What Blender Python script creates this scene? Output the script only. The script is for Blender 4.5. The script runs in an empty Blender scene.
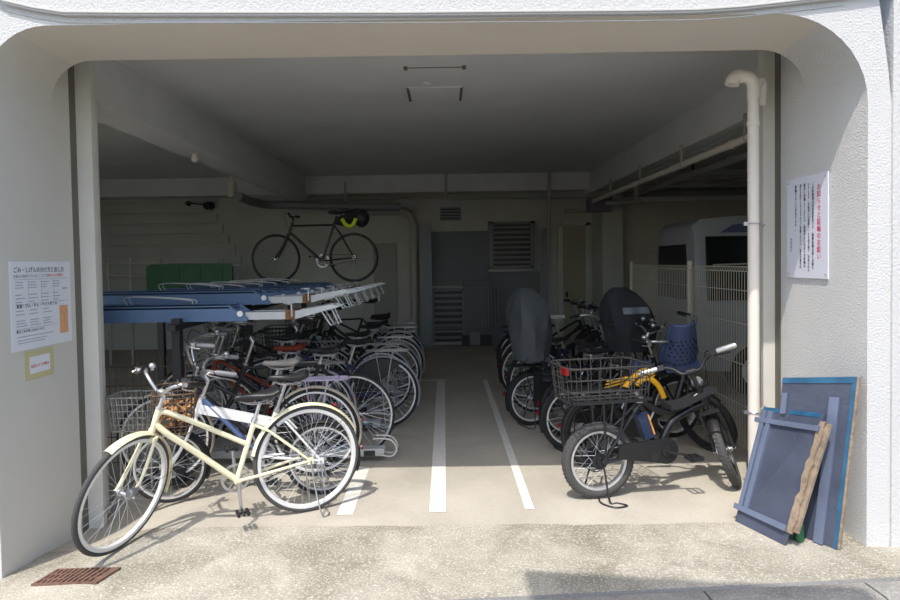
import bpy, math, random
from math import sin, cos, pi, radians, sqrt, atan2
from mathutils import Vector, Matrix, Quaternion

random.seed(7)
scene = bpy.context.scene
col = scene.collection
V = Vector

# ------------------------------------------------------------------ camera
EYE = 1.58
pt, rl, FPX = radians(1.7), .016, 650.0
cR = V((cos(rl), -sin(rl)*sin(pt), -sin(rl)*cos(pt)))
cU = V((sin(rl), cos(rl)*sin(pt), cos(rl)*cos(pt)))
cF = V((0, cos(pt), -sin(pt)))
cd = bpy.data.cameras.new('camera'); cam = bpy.data.objects.new('camera', cd); col.objects.link(cam)
cd.sensor_width = 36; cd.sensor_fit = 'HORIZONTAL'; cd.lens = 36*FPX/900
cd.shift_x = 5.7/900; cd.shift_y = -18.7/900
m = Matrix.Identity(4)
for i in range(3):
    m[i][0] = cR[i]; m[i][1] = cU[i]; m[i][2] = -cF[i]
m[2][3] = EYE
cam.matrix_world = m
cd.clip_start = .05
scene.camera = cam

def ray(x, y):
    a = (x-450+5.7)/FPX; b = -(y-300+18.7)/FPX
    return cR*a + cU*b + cF
def atY(x, y, Y):
    d = ray(x, y); return V((0, 0, EYE)) + d*(Y/d.y)
def atX(x, y, X):
    d = ray(x, y); return V((0, 0, EYE)) + d*(X/d.x)
def atZ(x, y, Z):
    d = ray(x, y); return V((0, 0, EYE)) + d*((Z-EYE)/d.z)

# ------------------------------------------------------------------ materials
def lin(c):
    c = c/255.0
    return c/12.92 if c <= .04045 else ((c+.055)/1.055)**2.4
def rgb(r, g, b): return (lin(r), lin(g), lin(b), 1)
MATS = {}
def mat(name, c, rough=.6, metal=0., var=.0, vscale=8., bump=0., bscale=60., spec=.5, coat=0., kind='noise', alpha=1., trans=0.):
    if name in MATS: return MATS[name]
    mt = bpy.data.materials.new(name); mt.use_nodes = True
    nt = mt.node_tree; N = nt.nodes; L = nt.links
    b = N['Principled BSDF']
    b.inputs['Base Color'].default_value = c
    b.inputs['Roughness'].default_value = rough
    b.inputs['Metallic'].default_value = metal
    b.inputs['Specular IOR Level'].default_value = spec
    b.inputs['Coat Weight'].default_value = coat
    b.inputs['Alpha'].default_value = alpha
    if trans: b.inputs['Transmission Weight'].default_value = trans
    tc = N.new('ShaderNodeTexCoord')
    if var > 0:
        n = N.new('ShaderNodeTexNoise'); n.inputs['Scale'].default_value = vscale
        n.inputs['Detail'].default_value = 5
        L.new(tc.outputs['Object'], n.inputs['Vector'])
        r = N.new('ShaderNodeValToRGB')
        r.color_ramp.elements[0].position = .32; r.color_ramp.elements[1].position = .68
        r.color_ramp.elements[0].color = tuple(max(0, v*(1-var)) for v in c[:3])+(1,)
        r.color_ramp.elements[1].color = tuple(min(1, v*(1+var*.6)) for v in c[:3])+(1,)
        L.new(n.outputs['Fac'], r.inputs['Fac']); L.new(r.outputs['Color'], b.inputs['Base Color'])
    if bump > 0:
        n = N.new('ShaderNodeTexNoise'); n.inputs['Scale'].default_value = bscale
        n.inputs['Detail'].default_value = 3
        L.new(tc.outputs['Object'], n.inputs['Vector'])
        bp = N.new('ShaderNodeBump'); bp.inputs['Strength'].default_value = bump
        bp.inputs['Distance'].default_value = .02
        L.new(n.outputs['Fac'], bp.inputs['Height']); L.new(bp.outputs['Normal'], b.inputs['Normal'])
    MATS[name] = mt
    return mt

def stucco(name, c, bscale, bump, dist=.012, stain=.0):
    mt = bpy.data.materials.new(name); mt.use_nodes = True
    nt = mt.node_tree; N = nt.nodes; L = nt.links; b = N['Principled BSDF']
    b.inputs['Roughness'].default_value = .9; b.inputs['Specular IOR Level'].default_value = .2
    tc = N.new('ShaderNodeTexCoord')
    vo = N.new('ShaderNodeTexNoise'); vo.inputs['Scale'].default_value = bscale; vo.inputs['Detail'].default_value = 2.5
    vo.inputs['Roughness'].default_value = .6
    L.new(tc.outputs['Object'], vo.inputs['Vector'])
    bp = N.new('ShaderNodeBump'); bp.inputs['Strength'].default_value = bump; bp.inputs['Distance'].default_value = dist
    L.new(vo.outputs['Fac'], bp.inputs['Height']); L.new(bp.outputs['Normal'], b.inputs['Normal'])
    n = N.new('ShaderNodeTexNoise'); n.inputs['Scale'].default_value = 1.6; n.inputs['Detail'].default_value = 6
    L.new(tc.outputs['Object'], n.inputs['Vector'])
    r = N.new('ShaderNodeValToRGB'); r.color_ramp.elements[0].position = .3; r.color_ramp.elements[1].position = .65
    r.color_ramp.elements[0].color = tuple(v*(1-stain) for v in c[:3])+(1,)
    r.color_ramp.elements[1].color = c
    L.new(n.outputs['Fac'], r.inputs['Fac']); L.new(r.outputs['Color'], b.inputs['Base Color'])
    MATS[name] = mt
    return mt

def ground_mat(name, c1, c2, speck, sp_scale, sp_amt, big=1.2, cracks=0., bump=.3):
    mt = bpy.data.materials.new(name); mt.use_nodes = True
    nt = mt.node_tree; N = nt.nodes; L = nt.links; b = N['Principled BSDF']
    b.inputs['Roughness'].default_value = .88; b.inputs['Specular IOR Level'].default_value = .25
    tc = N.new('ShaderNodeTexCoord')
    n = N.new('ShaderNodeTexNoise'); n.inputs['Scale'].default_value = big; n.inputs['Detail'].default_value = 8
    n.inputs['Roughness'].default_value = .65; n.inputs['Distortion'].default_value = .4
    L.new(tc.outputs['Object'], n.inputs['Vector'])
    r = N.new('ShaderNodeValToRGB'); r.color_ramp.elements[0].position = .35; r.color_ramp.elements[1].position = .65
    r.color_ramp.elements[0].color = c1; r.color_ramp.elements[1].color = c2
    L.new(n.outputs['Fac'], r.inputs['Fac'])
    v = N.new('ShaderNodeTexNoise'); v.inputs['Scale'].default_value = sp_scale; v.inputs['Detail'].default_value = 2
    L.new(tc.outputs['Object'], v.inputs['Vector'])
    r2 = N.new('ShaderNodeValToRGB'); r2.color_ramp.elements[0].position = .5; r2.color_ramp.elements[1].position = .72
    r2.color_ramp.elements[0].color = (0, 0, 0, 1); r2.color_ramp.elements[1].color = (sp_amt, sp_amt, sp_amt, 1)
    L.new(v.outputs['Fac'], r2.inputs['Fac'])
    mx = N.new('ShaderNodeMixRGB'); mx.inputs['Color2'].default_value = speck
    L.new(r2.outputs['Color'], mx.inputs['Fac']); L.new(r.outputs['Color'], mx.inputs['Color1'])
    last = mx.outputs['Color']
    # dark specks
    v3 = N.new('ShaderNodeTexNoise'); v3.inputs['Scale'].default_value = sp_scale*1.7; v3.inputs['Detail'].default_value = 2
    mp = N.new('ShaderNodeMapping'); mp.inputs['Location'].default_value = (3, 7, 1)
    L.new(tc.outputs['Object'], mp.inputs['Vector']); L.new(mp.outputs['Vector'], v3.inputs['Vector'])
    r3 = N.new('ShaderNodeValToRGB'); r3.color_ramp.elements[0].position = .55; r3.color_ramp.elements[1].position = .75
    r3.color_ramp.elements[0].color = (1, 1, 1, 1); r3.color_ramp.elements[1].color = (1-sp_amt*.8,)*3+(1,)
    L.new(v3.outputs['Fac'], r3.inputs['Fac'])
    m3 = N.new('ShaderNodeMixRGB'); m3.blend_type = 'MULTIPLY'; m3.inputs['Fac'].default_value = 1
    L.new(last, m3.inputs['Color1']); L.new(r3.outputs['Color'], m3.inputs['Color2']); last = m3.outputs['Color']
    if cracks > 0:
        vc = N.new('ShaderNodeTexVoronoi'); vc.feature = 'DISTANCE_TO_EDGE'; vc.inputs['Scale'].default_value = cracks
        nd = N.new('ShaderNodeTexNoise'); nd.inputs['Scale'].default_value = 3; nd.inputs['Detail'].default_value = 6
        L.new(tc.outputs['Object'], nd.inputs['Vector'])
        mm = N.new('ShaderNodeMixRGB'); mm.inputs['Fac'].default_value = .35
        L.new(tc.outputs['Object'], mm.inputs['Color1']); L.new(nd.outputs['Color'], mm.inputs['Color2'])
        L.new(mm.outputs['Color'], vc.inputs['Vector'])
        rc = N.new('ShaderNodeValToRGB'); rc.color_ramp.elements[0].position = 0; rc.color_ramp.elements[1].position = .012
        rc.color_ramp.elements[0].color = (.45, .43, .4, 1); rc.color_ramp.elements[1].color = (1, 1, 1, 1)
        L.new(vc.outputs['Distance'], rc.inputs['Fac'])
        m4 = N.new('ShaderNodeMixRGB'); m4.blend_type = 'MULTIPLY'; m4.inputs['Fac'].default_value = .8
        L.new(last, m4.inputs['Color1']); L.new(rc.outputs['Color'], m4.inputs['Color2']); last = m4.outputs['Color']
    L.new(last, b.inputs['Base Color'])
    bp = N.new('ShaderNodeBump'); bp.inputs['Strength'].default_value = bump; bp.inputs['Distance'].default_value = .008
    L.new(v.outputs['Fac'], bp.inputs['Height']); L.new(bp.outputs['Normal'], b.inputs['Normal'])
    MATS[name] = mt
    return mt

M_FAC = stucco('white_stucco', rgb(226, 225, 222), 110, 1.0, .013, .04)
M_FACB = stucco('stucco_outer_toned_down', rgb(200, 199, 196), 75, .6, .010, .03)  # stucco colour lowered so the sunlit outer wall does not clip
M_FACF = stucco('stucco_front_toned_down', rgb(204, 203, 200), 90, .7, .010, .03)  # darker copy of the jamb stucco, toned down for the sunlit front
M_SOF = stucco('soffit_paint', rgb(222, 214, 200), 30, .25, .01, .05)
M_FACL = stucco('smooth_jamb_paint', rgb(214, 210, 200), 18, .15, .006, .05)
M_CEIL = mat('ceiling_paint', rgb(220, 221, 218), .9, var=.05, vscale=1.5, bump=.1, bscale=40)
M_WALL = mat('garage_wall', rgb(190, 192, 185), .9, var=.1, vscale=1.2, bump=.2, bscale=25)
M_BEAM = mat('beam_paint', rgb(218, 219, 215), .9, var=.06, vscale=2)
M_PILLAR = mat('pillar_paint', rgb(214, 210, 198), .8, var=.05, vscale=3)
M_GROOVE = mat('groove_metal', rgb(112, 108, 98), .6, .2)
M_FLOOR = ground_mat('garage_concrete', rgb(168, 161, 147), rgb(190, 183, 168), rgb(206, 200, 188), 70, .3, 1.1, 0, .2)
M_APRON = ground_mat('exposed_aggregate', rgb(132, 127, 112), rgb(180, 174, 159), rgb(222, 216, 202), 85, .6, 2.0, 0, .8)
M_KERB = ground_mat('kerb_stone', rgb(128, 126, 120), rgb(158, 155, 148), rgb(190, 188, 180), 70, .5, 3, 0, .5)
M_ROAD = ground_mat('asphalt', rgb(118, 117, 114), rgb(138, 137, 133), rgb(150, 150, 148), 110, .6, 1, 0, .6)
M_LINE = mat('line_paint', rgb(226, 222, 212), .8, var=.12, vscale=30)
M_BLACKP = mat('black_paint', rgb(20, 20, 22), .28, spec=.5, coat=.2)
M_CREAM = mat('cream_paint', rgb(236, 226, 188), .28, spec=.5, coat=.5, var=.03, vscale=20)
M_RUBBER = mat('tire_rubber', rgb(40, 39, 38), .85, bump=.3, bscale=200)
M_RUBBERG = mat('dusty_tire_rubber', rgb(74, 73, 71), .9, bump=.3, bscale=150)
M_STEEL = mat('steel', rgb(200, 200, 202), .28, .9, var=.06, vscale=30)
M_ALU = mat('aluminium', rgb(216, 216, 216), .38, .75, var=.05, vscale=30)
M_RIM = mat('bright_rim', rgb(222, 220, 216), .38, .15, spec=.6)
M_SPOKE = mat('spoke_steel', rgb(210, 210, 210), .4, .5)
M_DSPOKE = mat('dark_spoke', rgb(48, 48, 50), .5, .4)
M_DARKM = mat('dark_metal', rgb(52, 52, 54), .45, .5)
M_PLBLK = mat('black_plastic', rgb(24, 24, 25), .55, bump=.1)
M_PLGRY = mat('grey_plastic', rgb(122, 122, 124), .6)
M_LEATHER = mat('saddle_vinyl', rgb(34, 34, 36), .42)
M_SADG = mat('grey_saddle_vinyl', rgb(150, 145, 138), .5, var=.15, vscale=12)
M_RED = mat('red_reflector', rgb(120, 22, 26), .3)
M_REDP = mat('rust_red_paint', rgb(128, 50, 32), .45, var=.1)
M_WHITEP = mat('white_paint', rgb(226, 226, 224), .35, coat=.3)
M_SILVP = mat('silver_paint', rgb(184, 186, 190), .35, .4)
M_BLUEP = mat('blue_paint', rgb(84, 102, 140), .45, var=.06)
M_DBLUE = mat('dark_blue_paint', rgb(36, 46, 78), .45)
M_DECK = mat('rack_blue', rgb(88, 112, 144), .5, .1, var=.08, vscale=5)
M_DECKW = mat('rack_silver', rgb(184, 186, 186), .4, .3, var=.1, vscale=10)
M_RUST = mat('rust', rgb(124, 88, 58), .9, var=.35, vscale=40)
M_RUSTW = mat('rusty_wire', rgb(112, 92, 74), .8, .2, var=.3, vscale=30)
M_GREEN = mat('green_plastic', rgb(40, 96, 60), .5, var=.08)
M_YEL = mat('yellow_paint', rgb(232, 172, 26), .45)
M_YELG = mat('yellow_green_fabric', rgb(206, 224, 40), .7)
M_BLKF = mat('black_fabric', rgb(38, 40, 44), .9, var=.15, vscale=8, bump=.3, bscale=60)
M_GRYF = mat('grey_cover_fabric', rgb(66, 70, 72), .75, var=.12, vscale=5, bump=.3, bscale=12)
M_NAVF = mat('navy_fabric', rgb(40, 48, 78), .85, var=.1)
M_SEATB = mat('blue_seat_plastic', rgb(62, 75, 108), .5)
M_SEATD = mat('dark_seat_hole', rgb(20, 24, 44), .7)
M_FEND = mat('beige_fender', rgb(206, 196, 176), .35, .3)
M_PURP = mat('violet_rack', rgb(190, 178, 204), .35, .4)
M_LEAF = mat('dry_leaf', rgb(176, 132, 88), .9, var=.35, vscale=25)
M_PAPER = mat('paper', rgb(232, 234, 238), .6, var=.02)
M_PAPERB = mat('sign_plate', rgb(228, 230, 240), .4)
M_INK = mat('ink', rgb(40, 40, 48), .8)
M_INKL = mat('pale_ink', rgb(150, 154, 170), .8)
M_INKR = mat('red_ink', rgb(206, 60, 96), .8)
M_INKR2 = mat('red_ink_faded', rgb(206, 110, 104), .8)
M_ORANGE = mat('orange_print', rgb(232, 172, 122), .7, var=.1, vscale=40)
M_TAPE = mat('yellowed_tape', rgb(206, 198, 150), .5)
M_PANEL = mat('slate_board', rgb(76, 82, 98), .4, var=.18, vscale=5, bump=.15, bscale=40)
M_PANF = mat('blue_aluminium', rgb(112, 122, 144), .5, .2, var=.12, vscale=6)
M_PANB = mat('bright_blue_edge', rgb(44, 96, 128), .5, var=.3, vscale=10)
M_WOOD = mat('weathered_wood', rgb(150, 132, 112), .9, var=.3, vscale=18, bump=.5, bscale=30)
M_PIPE = mat('pipe_pvc', rgb(226, 218, 206), .5, var=.04, vscale=4)
M_PIPED = mat('old_pipe', rgb(172, 168, 158), .6, var=.08)
M_FENCE = mat('fence_wire', rgb(190, 184, 166), .55)
M_VAN = mat('van_white', rgb(150, 153, 156), .3, coat=.4)
M_GLASS = mat('dark_glass', rgb(22, 25, 28), .12, spec=.6)
M_GATE = mat('gate_metal', rgb(120, 126, 132), .5, .3)
M_LOUV = mat('louver_metal', rgb(126, 130, 132), .55, .2)
M_DOOR = mat('door_grey', rgb(150, 150, 142), .6)
M_GRATE = mat('rusty_grate', rgb(112, 84, 70), .9, var=.25, vscale=30, bump=.4, bscale=80)
M_COPPER = mat('worn_brass', rgb(170, 130, 70), .4, .6)
M_BATT = mat('battery_blue', rgb(44, 56, 82), .4)
M_ORG = mat('orange_sticker', rgb(226, 150, 60), .5)

# ------------------------------------------------------------------ mesh builder
class MB:
    def __init__(s): s.v = []; s.f = []; s.m = []; s.mi = 0; s.sm = []
    def add(s, vs, fs, smooth=True):
        b = len(s.v); s.v += [V(p) for p in vs]
        for f in fs:
            s.f.append([b+i for i in f]); s.m.append(s.mi); s.sm.append(smooth)
        return s
    def mat(s, i): s.mi = i; return s
    def box(s, a, b):
        x0, y0, z0 = a; x1, y1, z1 = b
        vs = [(x, y, z) for x in (x0, x1) for y in (y0, y1) for z in (z0, z1)]
        return s.add(vs, [(0, 1, 3, 2), (4, 6, 7, 5), (0, 4, 5, 1), (2, 3, 7, 6), (0, 2, 6, 4), (1, 5, 7, 3)], False)
    def obox(s, c, ax, ay, az):           # oriented box, half axes
        c = V(c); ax, ay, az = V(ax), V(ay), V(az)
        vs = [c+ax*i+ay*j+az*k for i in (-1, 1) for j in (-1, 1) for k in (-1, 1)]
        return s.add(vs, [(0, 1, 3, 2), (4, 6, 7, 5), (0, 4, 5, 1), (2, 3, 7, 6), (0, 2, 6, 4), (1, 5, 7, 3)], False)
    def beam(s, a, b, w, h, up=(0, 0, 1)):
        a, b = V(a), V(b); d = b-a; u = V(up)
        side = d.cross(u).normalized(); up2 = side.cross(d).normalized()
        return s.obox((a+b)/2, d/2, side*w/2, up2*h/2)
    def tube(s, path, r, n=8, closed=False, caps=True, flat=1.0, upv=None):
        P = [V(p) for p in path]; k = len(P)
        rs = r if isinstance(r, (list, tuple)) else [r]*k
        ring = []; prev = None
        for i in range(k):
            if closed: t = P[(i+1) % k]-P[i-1]
            else: t = P[min(i+1, k-1)]-P[max(i-1, 0)]
            if t.length < 1e-9: t = V((0, 0, 1))
            t.normalize()
            if prev is None:
                a = V(upv) if upv else (V((0, 0, 1)) if abs(t.z) < .9 else V((0, 1, 0)))
                u = (a-t*a.dot(t)).normalized()
            else:
                u = (prev-t*prev.dot(t))
                u = u.normalized() if u.length > 1e-6 else prev
            prev = u; w = t.cross(u)
            ring.append([P[i]+(u*cos(2*pi*j/n)*flat+w*sin(2*pi*j/n))*rs[i] for j in range(n)])
        vs = [p for rr in ring for p in rr]; fs = []
        kk = k if closed else k-1
        for i in range(kk):
            for j in range(n):
                a = i*n+j; b = i*n+(j+1) % n; c = ((i+1) % k)*n+(j+1) % n; d = ((i+1) % k)*n+j
                fs.append((a, b, c, d))
        if not closed and caps:
            fs.append(tuple(reversed(range(n)))); fs.append(tuple((k-1)*n+j for j in range(n)))
        return s.add(vs, fs)
    def cyl(s, a, b, r, n=16): return s.tube([a, b], r, n)
    def ring(s, c, axis, R, r, n=48, k=8, a0=0, a1=2*pi, prof=None):
        """torus about axis; prof: list of (radial, axial) offsets"""
        c = V(c); ax = V(axis).normalized()
        u = V((0, 0, 1)) if abs(ax.z) < .9 else V((1, 0, 0))
        u = (u-ax*u.dot(ax)).normalized(); w = ax.cross(u)
        prof = prof or [(r*cos(2*pi*j/k), r*sin(2*pi*j/k)) for j in range(k)]
        k = len(prof); full = abs(a1-a0-2*pi) < 1e-6
        cnt = n if full else n+1
        vs = []
        for i in range(cnt):
            t = a0+(a1-a0)*i/n; d = u*cos(t)+w*sin(t)
            for (pr, pa) in prof: vs.append(c+d*(R+pr)+ax*pa)
        fs = []
        for i in range(n):
            for j in range(k):
                i2 = (i+1) % cnt
                fs.append((i*k+j, i*k+(j+1) % k, i2*k+(j+1) % k, i2*k+j))
        if not full:
            fs.append(tuple(reversed(range(k)))); fs.append(tuple((cnt-1)*k+j for j in range(k)))
        return s.add(vs, fs)
    def loft(s, rings, closed=True, caps=True):
        n = len(rings[0]); vs = [p for r in rings for p in r]; fs = []
        for i in range(len(rings)-1):
            for j in range(n if closed else n-1):
                fs.append((i*n+j, i*n+(j+1) % n, (i+1)*n+(j+1) % n, (i+1)*n+j))
        if caps:
            fs.append(tuple(reversed(range(n)))); fs.append(tuple((len(rings)-1)*n+j for j in range(n)))
        return s.add(vs, fs)
    def prism(s, pts, d):
        """closed polygon pts extruded by vector d"""
        n = len(pts); d = V(d); a = [V(p) for p in pts]; vs = a+[p+d for p in a]
        fs = [tuple(range(n)), tuple(reversed(range(n, 2*n)))]
        for i in range(n): fs.append((i, n+i, n+(i+1) % n, (i+1) % n))
        return s.add(vs, fs, False)
    def ball(s, c, r, n=12, k=8, sc=(1, 1, 1)):
        c = V(c); vs = []; fs = []
        for i in range(k+1):
            th = pi*i/k
            for j in range(n):
                ph = 2*pi*j/n
                vs.append(c+V((r*sc[0]*sin(th)*cos(ph), r*sc[1]*sin(th)*sin(ph), r*sc[2]*cos(th))))
        for i in range(k):
            for j in range(n):
                fs.append((i*n+j, (i+1)*n+j, (i+1)*n+(j+1) % n, i*n+(j+1) % n))
        return s.add(vs, fs)
    def build(s, name, mats, parent=None, xf=None, smooth=True):
        me = bpy.data.meshes.new(name)
        vs = [xf(p) for p in s.v] if xf else s.v
        me.from_pydata([tuple(p) for p in vs], [], s.f)
        mats = mats if isinstance(mats, (list, tuple)) else [mats]
        for q in mats: me.materials.append(q)
        me.polygons.foreach_set('material_index', [min(i, len(mats)-1) for i in s.m])
        me.polygons.foreach_set('use_smooth', [smooth and x for x in s.sm])
        me.validate(); me.update()
        import bmesh
        bm = bmesh.new(); bm.from_mesh(me)
        bmesh.ops.remove_doubles(bm, verts=bm.verts, dist=1e-6)
        bmesh.ops.recalc_face_normals(bm, faces=bm.faces)
        for e in bm.edges:
            if len(e.link_faces) == 2 and e.calc_face_angle(0) > radians(38): e.smooth = False
        bm.to_mesh(me); bm.free()
        o = bpy.data.objects.new(name, me); col.objects.link(o)
        if parent: o.parent = parent
        return o

def tag(o, label, cat, group=None):
    o['label'] = label; o['category'] = cat
    if group: o['group'] = group
    return o
def empty(name, loc, label, cat, group=None, rz=0.):
    o = bpy.data.objects.new(name, None); col.objects.link(o)
    o.location = loc; o.rotation_euler = (0, 0, rz); o.empty_display_size = .1
    return tag(o, label, cat, group)
def struct(o): o['kind'] = 'structure'; return o
def kids(o): return [c for c in bpy.data.objects if c.parent == o]
def copy_tree(o, loc, rz, label, group=None):
    def rec(x, p):
        c = x.copy(); col.objects.link(c)
        if p: c.parent = p
        for ch in KID.get(x.name, []): rec(ch, c)
        return c
    KID = {}
    for q in bpy.data.objects:
        if q.parent: KID.setdefault(q.parent.name, []).append(q)
    c = rec(o, None); c.location = loc; c.rotation_euler = (0, 0, rz); c['label'] = label
    if group: c['group'] = group
    return c
def bez(pts, n=8):
    """catmull-rom through points"""
    P = [V(p) for p in pts]; out = []
    for i in range(len(P)-1):
        p0 = P[max(i-1, 0)]; p1 = P[i]; p2 = P[i+1]; p3 = P[min(i+2, len(P)-1)]
        for k in range(n):
            t = k/n
            out.append(.5*((2*p1)+(-p0+p2)*t+(2*p0-5*p1+4*p2-p3)*t*t+(-p0+3*p1-3*p2+p3)*t**3))
    out.append(P[-1]); return out

# ------------------------------------------------------------------ ground height
def sm(t): t = max(0, min(1, t)); return t*t*(3-2*t)
XL, XR = -2.44, 2.28
def g(x, y):
    z = -(.19-.10*max(0, min(1, (4.2-y)/.7)))*sm((-1.72-x)/.65)*sm((5.2-y)/.9)
    ap = max(0, min(1, (3.85-y)/.8))
    z -= ap*(.03-.01*max(-1, min(1, x/2.3)))
    return z

def grid(x0, x1, y0, y1, nx, ny, name, mt, f):
    vs = []; fs = []
    for j in range(ny+1):
        for i in range(nx+1):
            x = x0+(x1-x0)*i/nx; yy = (y0(x) if callable(y0) else y0); y2 = (y1(x) if callable(y1) else y1)
            y = yy+(y2-yy)*j/ny; vs.append((x, y, f(x, y)))
    for j in range(ny):
        for i in range(nx):
            a = j*(nx+1)+i; fs.append((a, a+1, a+nx+2, a+nx+1))
    b = MB(); b.add(vs, fs); return struct(b.build(name, mt))
def onground(x, y):
    z = 0
    for _ in range(25):
        p = atZ(x, y, z); z = z*.5+g(p.x, p.y)*.5
    return atZ(x, y, z)
seam = lambda x: 3.86-.02*x+.008*sin(5*x)+.006*sin(13*x+1)+.004*sin(31*x)
gut = lambda x: 3.065+.055*(x-.19)
grid(-7.2, 6.6, seam, 12.5, 160, 60, 'floor', M_FLOOR, g)
o = grid(-7.2, 6.6, gut, seam, 160, 10, 'apron', M_APRON, g); o.name = 'floor_apron'
o = grid(-7.2, 6.6, lambda x: gut(x)-.03, gut, 70, 2, 'trim_1', M_ROAD, lambda x, y: g(x, y)-.02*(1 if y < gut(x)-.005 else 0))

# kerb stones (gutter blocks) with joints
group_k = 'concrete gutter blocks along the road edge'
kx = -2.9; ki = 0
kl = ['concrete gutter block at the far left of the road edge', 'concrete gutter block left of the middle of the road edge',
      'concrete gutter block under the left end of the road shadow', 'concrete gutter block in the shadow in front of the right-hand bikes',
      'concrete gutter block in front of the leaning blue panels', 'concrete gutter block at the far right corner of the road edge']
for x0, x1 in ((-3.2, -1.75), (-1.75, -.35), (-.35, .22), (.22, 1.22), (1.22, 2.02), (2.02, 3.4)):
    b = MB(); n = 6
    rings = []
    for i in range(n+1):
        x = x0+.006+(x1-x0-.012)*i/n; yb = gut(x)-.03; z = g(x, yb)-.004
        rings.append([V((x, yb, z-.02)), V((x, yb, z)), V((x, yb-.02, z+.012)), V((x, yb-.16, z+.018)), V((x, yb-.34, z-.0)), V((x, yb-.36, z-.05)), V((x, yb-.2, z-.08))])
    b.loft(rings)
    o = b.build('gutter_block', M_KERB); tag(o, kl[ki], 'kerb', group_k); ki += 1
b = MB(); b.add([(-12, -9, -.1), (12, -9, -.1), (12, 2.85, -.1), (-12, 2.85, -.1)], [(0, 1, 2, 3)]); struct(b.build('floor_road', M_ROAD))

# painted lines
def line(x0, x1, y0, y1, label, skew=0):
    b = MB(); n = 12; vs = []; fs = []
    for i in range(n+1):
        y = y0+(y1-y0)*i/n; s = skew*(y-y0)
        for xx in (x0, x1): vs.append((xx+s, y, g(xx, y)+.0035))
    for i in range(n): fs.append((2*i, 2*i+1, 2*i+3, 2*i+2))
    b.add(vs, fs); o = b.build('parking_line', M_LINE); return tag(o, label, 'painted line', 'white painted lines on the garage floor')
line(-.118, -.012, 4.06, 8.7, 'wide white painted line running down the middle of the bicycle garage')
line(.49, .55, 4.08, 8.6, 'narrow white painted line beside the right-hand bicycles')
line(-.70, -.60, 4.04, 5.0, 'short white painted line mostly hidden by the cream bicycle rear wheel')
line(-.75, -.118, 8.62, 8.68, 'thin white cross line deep in the garage joining the wide line')

# ------------------------------------------------------------------ facade with rounded opening
ZT = 2.872
def arch(rL, rR, zt=ZT, n=10):
    pts = [(XL, -.4)]
    for i in range(n+1):
        a = pi-(pi/2)*i/n; pts.append((XL+rL+rL*cos(a), zt-rL+rL*sin(a)))
    for i in range(n+1):
        a = pi/2-(pi/2)*i/n; pts.append((XR-rR+rR*cos(a), zt-rR+rR*sin(a)))
    pts.append((XR, -.4)); return pts
YF, YB = 3.5, 4.1
AF = arch(.34, .48); AB = arch(.26, .28)
def outline(pt_):   # project arch point out to a large frame
    x, z = pt_
    return x, z
# front face: strips from arch to outer frame
b = MB()
TOP = 6.0; OL, OR = -3.3, 2.405
n = len(AF)
outer = []
for i, (x, z) in enumerate(AF):
    if i == 0: outer.append((OL, -.4))
    elif i < n//2:
        t = (i-1)/(n//2-2); outer.append((OL+(XL+.34-OL)*max(0, (t-.5)*2), z+(TOP-z)*min(1, t*2)) if False else (OL+(XL+.34-OL)*sm(t), z+(TOP-z)*sm(min(1, t*1.0))))
    elif i == n-1: outer.append((OR, -.4))
    else:
        t = (i-n//2)/(n-2-n//2); outer.append((XR-.48+(OR-XR+.48)*sm(t), TOP+(z-TOP)*sm(t)))
vs = [(x, YF, z) for x, z in AF]+[(x, YF, z) for x, z in outer]
b.add(vs, [(i, i+1, n+i+1, n+i) for i in range(n-1)], False)
facade = struct(b.build('wall_front', M_FACF, smooth=False))
# reveal (jambs stucco, soffit paint)
b = MB()
for i in range(n-1):
    zz = max(AF[i][1], AF[i+1][1]); zm = min(AF[i][1], AF[i+1][1])
    b.mi = (0 if i > n//2 else 2) if (zm < ZT-.06) else 1
    steps = 4
    for k in range(steps):
        t0, t1 = k/steps, (k+1)/steps
        q = lambda j, t: (AF[j][0]+(AB[j][0]-AF[j][0])*t, YF+(YB-YF)*t, AF[j][1]+(AB[j][1]-AF[j][1])*t)
        b.add([q(i, t0), q(i+1, t0), q(i+1, t1), q(i, t1)], [(0, 1, 2, 3)], True)
struct(b.build('wall_reveal', [M_FAC, M_SOF, M_FACL]))
# inner side of lintel and jamb continuation to groove
b = MB()
b.add([(x, YB, z) for x, z in AB[1:-1]]+[(AB[1][0], YB, 3.2), (AB[-2][0], YB, 3.2)], [tuple(range(n-2))+(n-1, n-2)], False)
struct(b.build('wall_lintel_back', M_BEAM, smooth=False))
b = MB(); b.box((XL-.3, YB, -.4), (XL, 4.29, 3.2)); struct(b.build('wall_jamb_left', M_FACL))
b = MB(); b.box((XR, YB, -.4), (XR+.3, 4.40, 3.2)); struct(b.build('wall_jamb_right', M_FAC))
# shutter guide grooves + pillars
b = MB(); b.box((XL-.05, 4.29, -.4), (XL+.003, 4.36, 3.2)); struct(b.build('trim_2', M_GROOVE))
b = MB(); b.box((XL-.3, 4.36, -.4), (-2.335, 4.40, 3.2)).box((XL-.3, 4.40, -.4), (-2.42, 4.6, 3.2)); struct(b.build('wall_pillar_left', M_PILLAR))
b = MB(); b.box((XR-.005, 4.40, -.4), (XR+.05, 4.47, 3.2)); struct(b.build('trim_3', M_GROOVE))
b = MB(); b.box((2.195, 4.47, -.4), (XR+.3, 4.50, 3.2)).box((2.27, 4.50, -.4), (XR+.3, 4.7, 3.2)); struct(b.build('wall_pillar_right', M_PILLAR))
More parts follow.
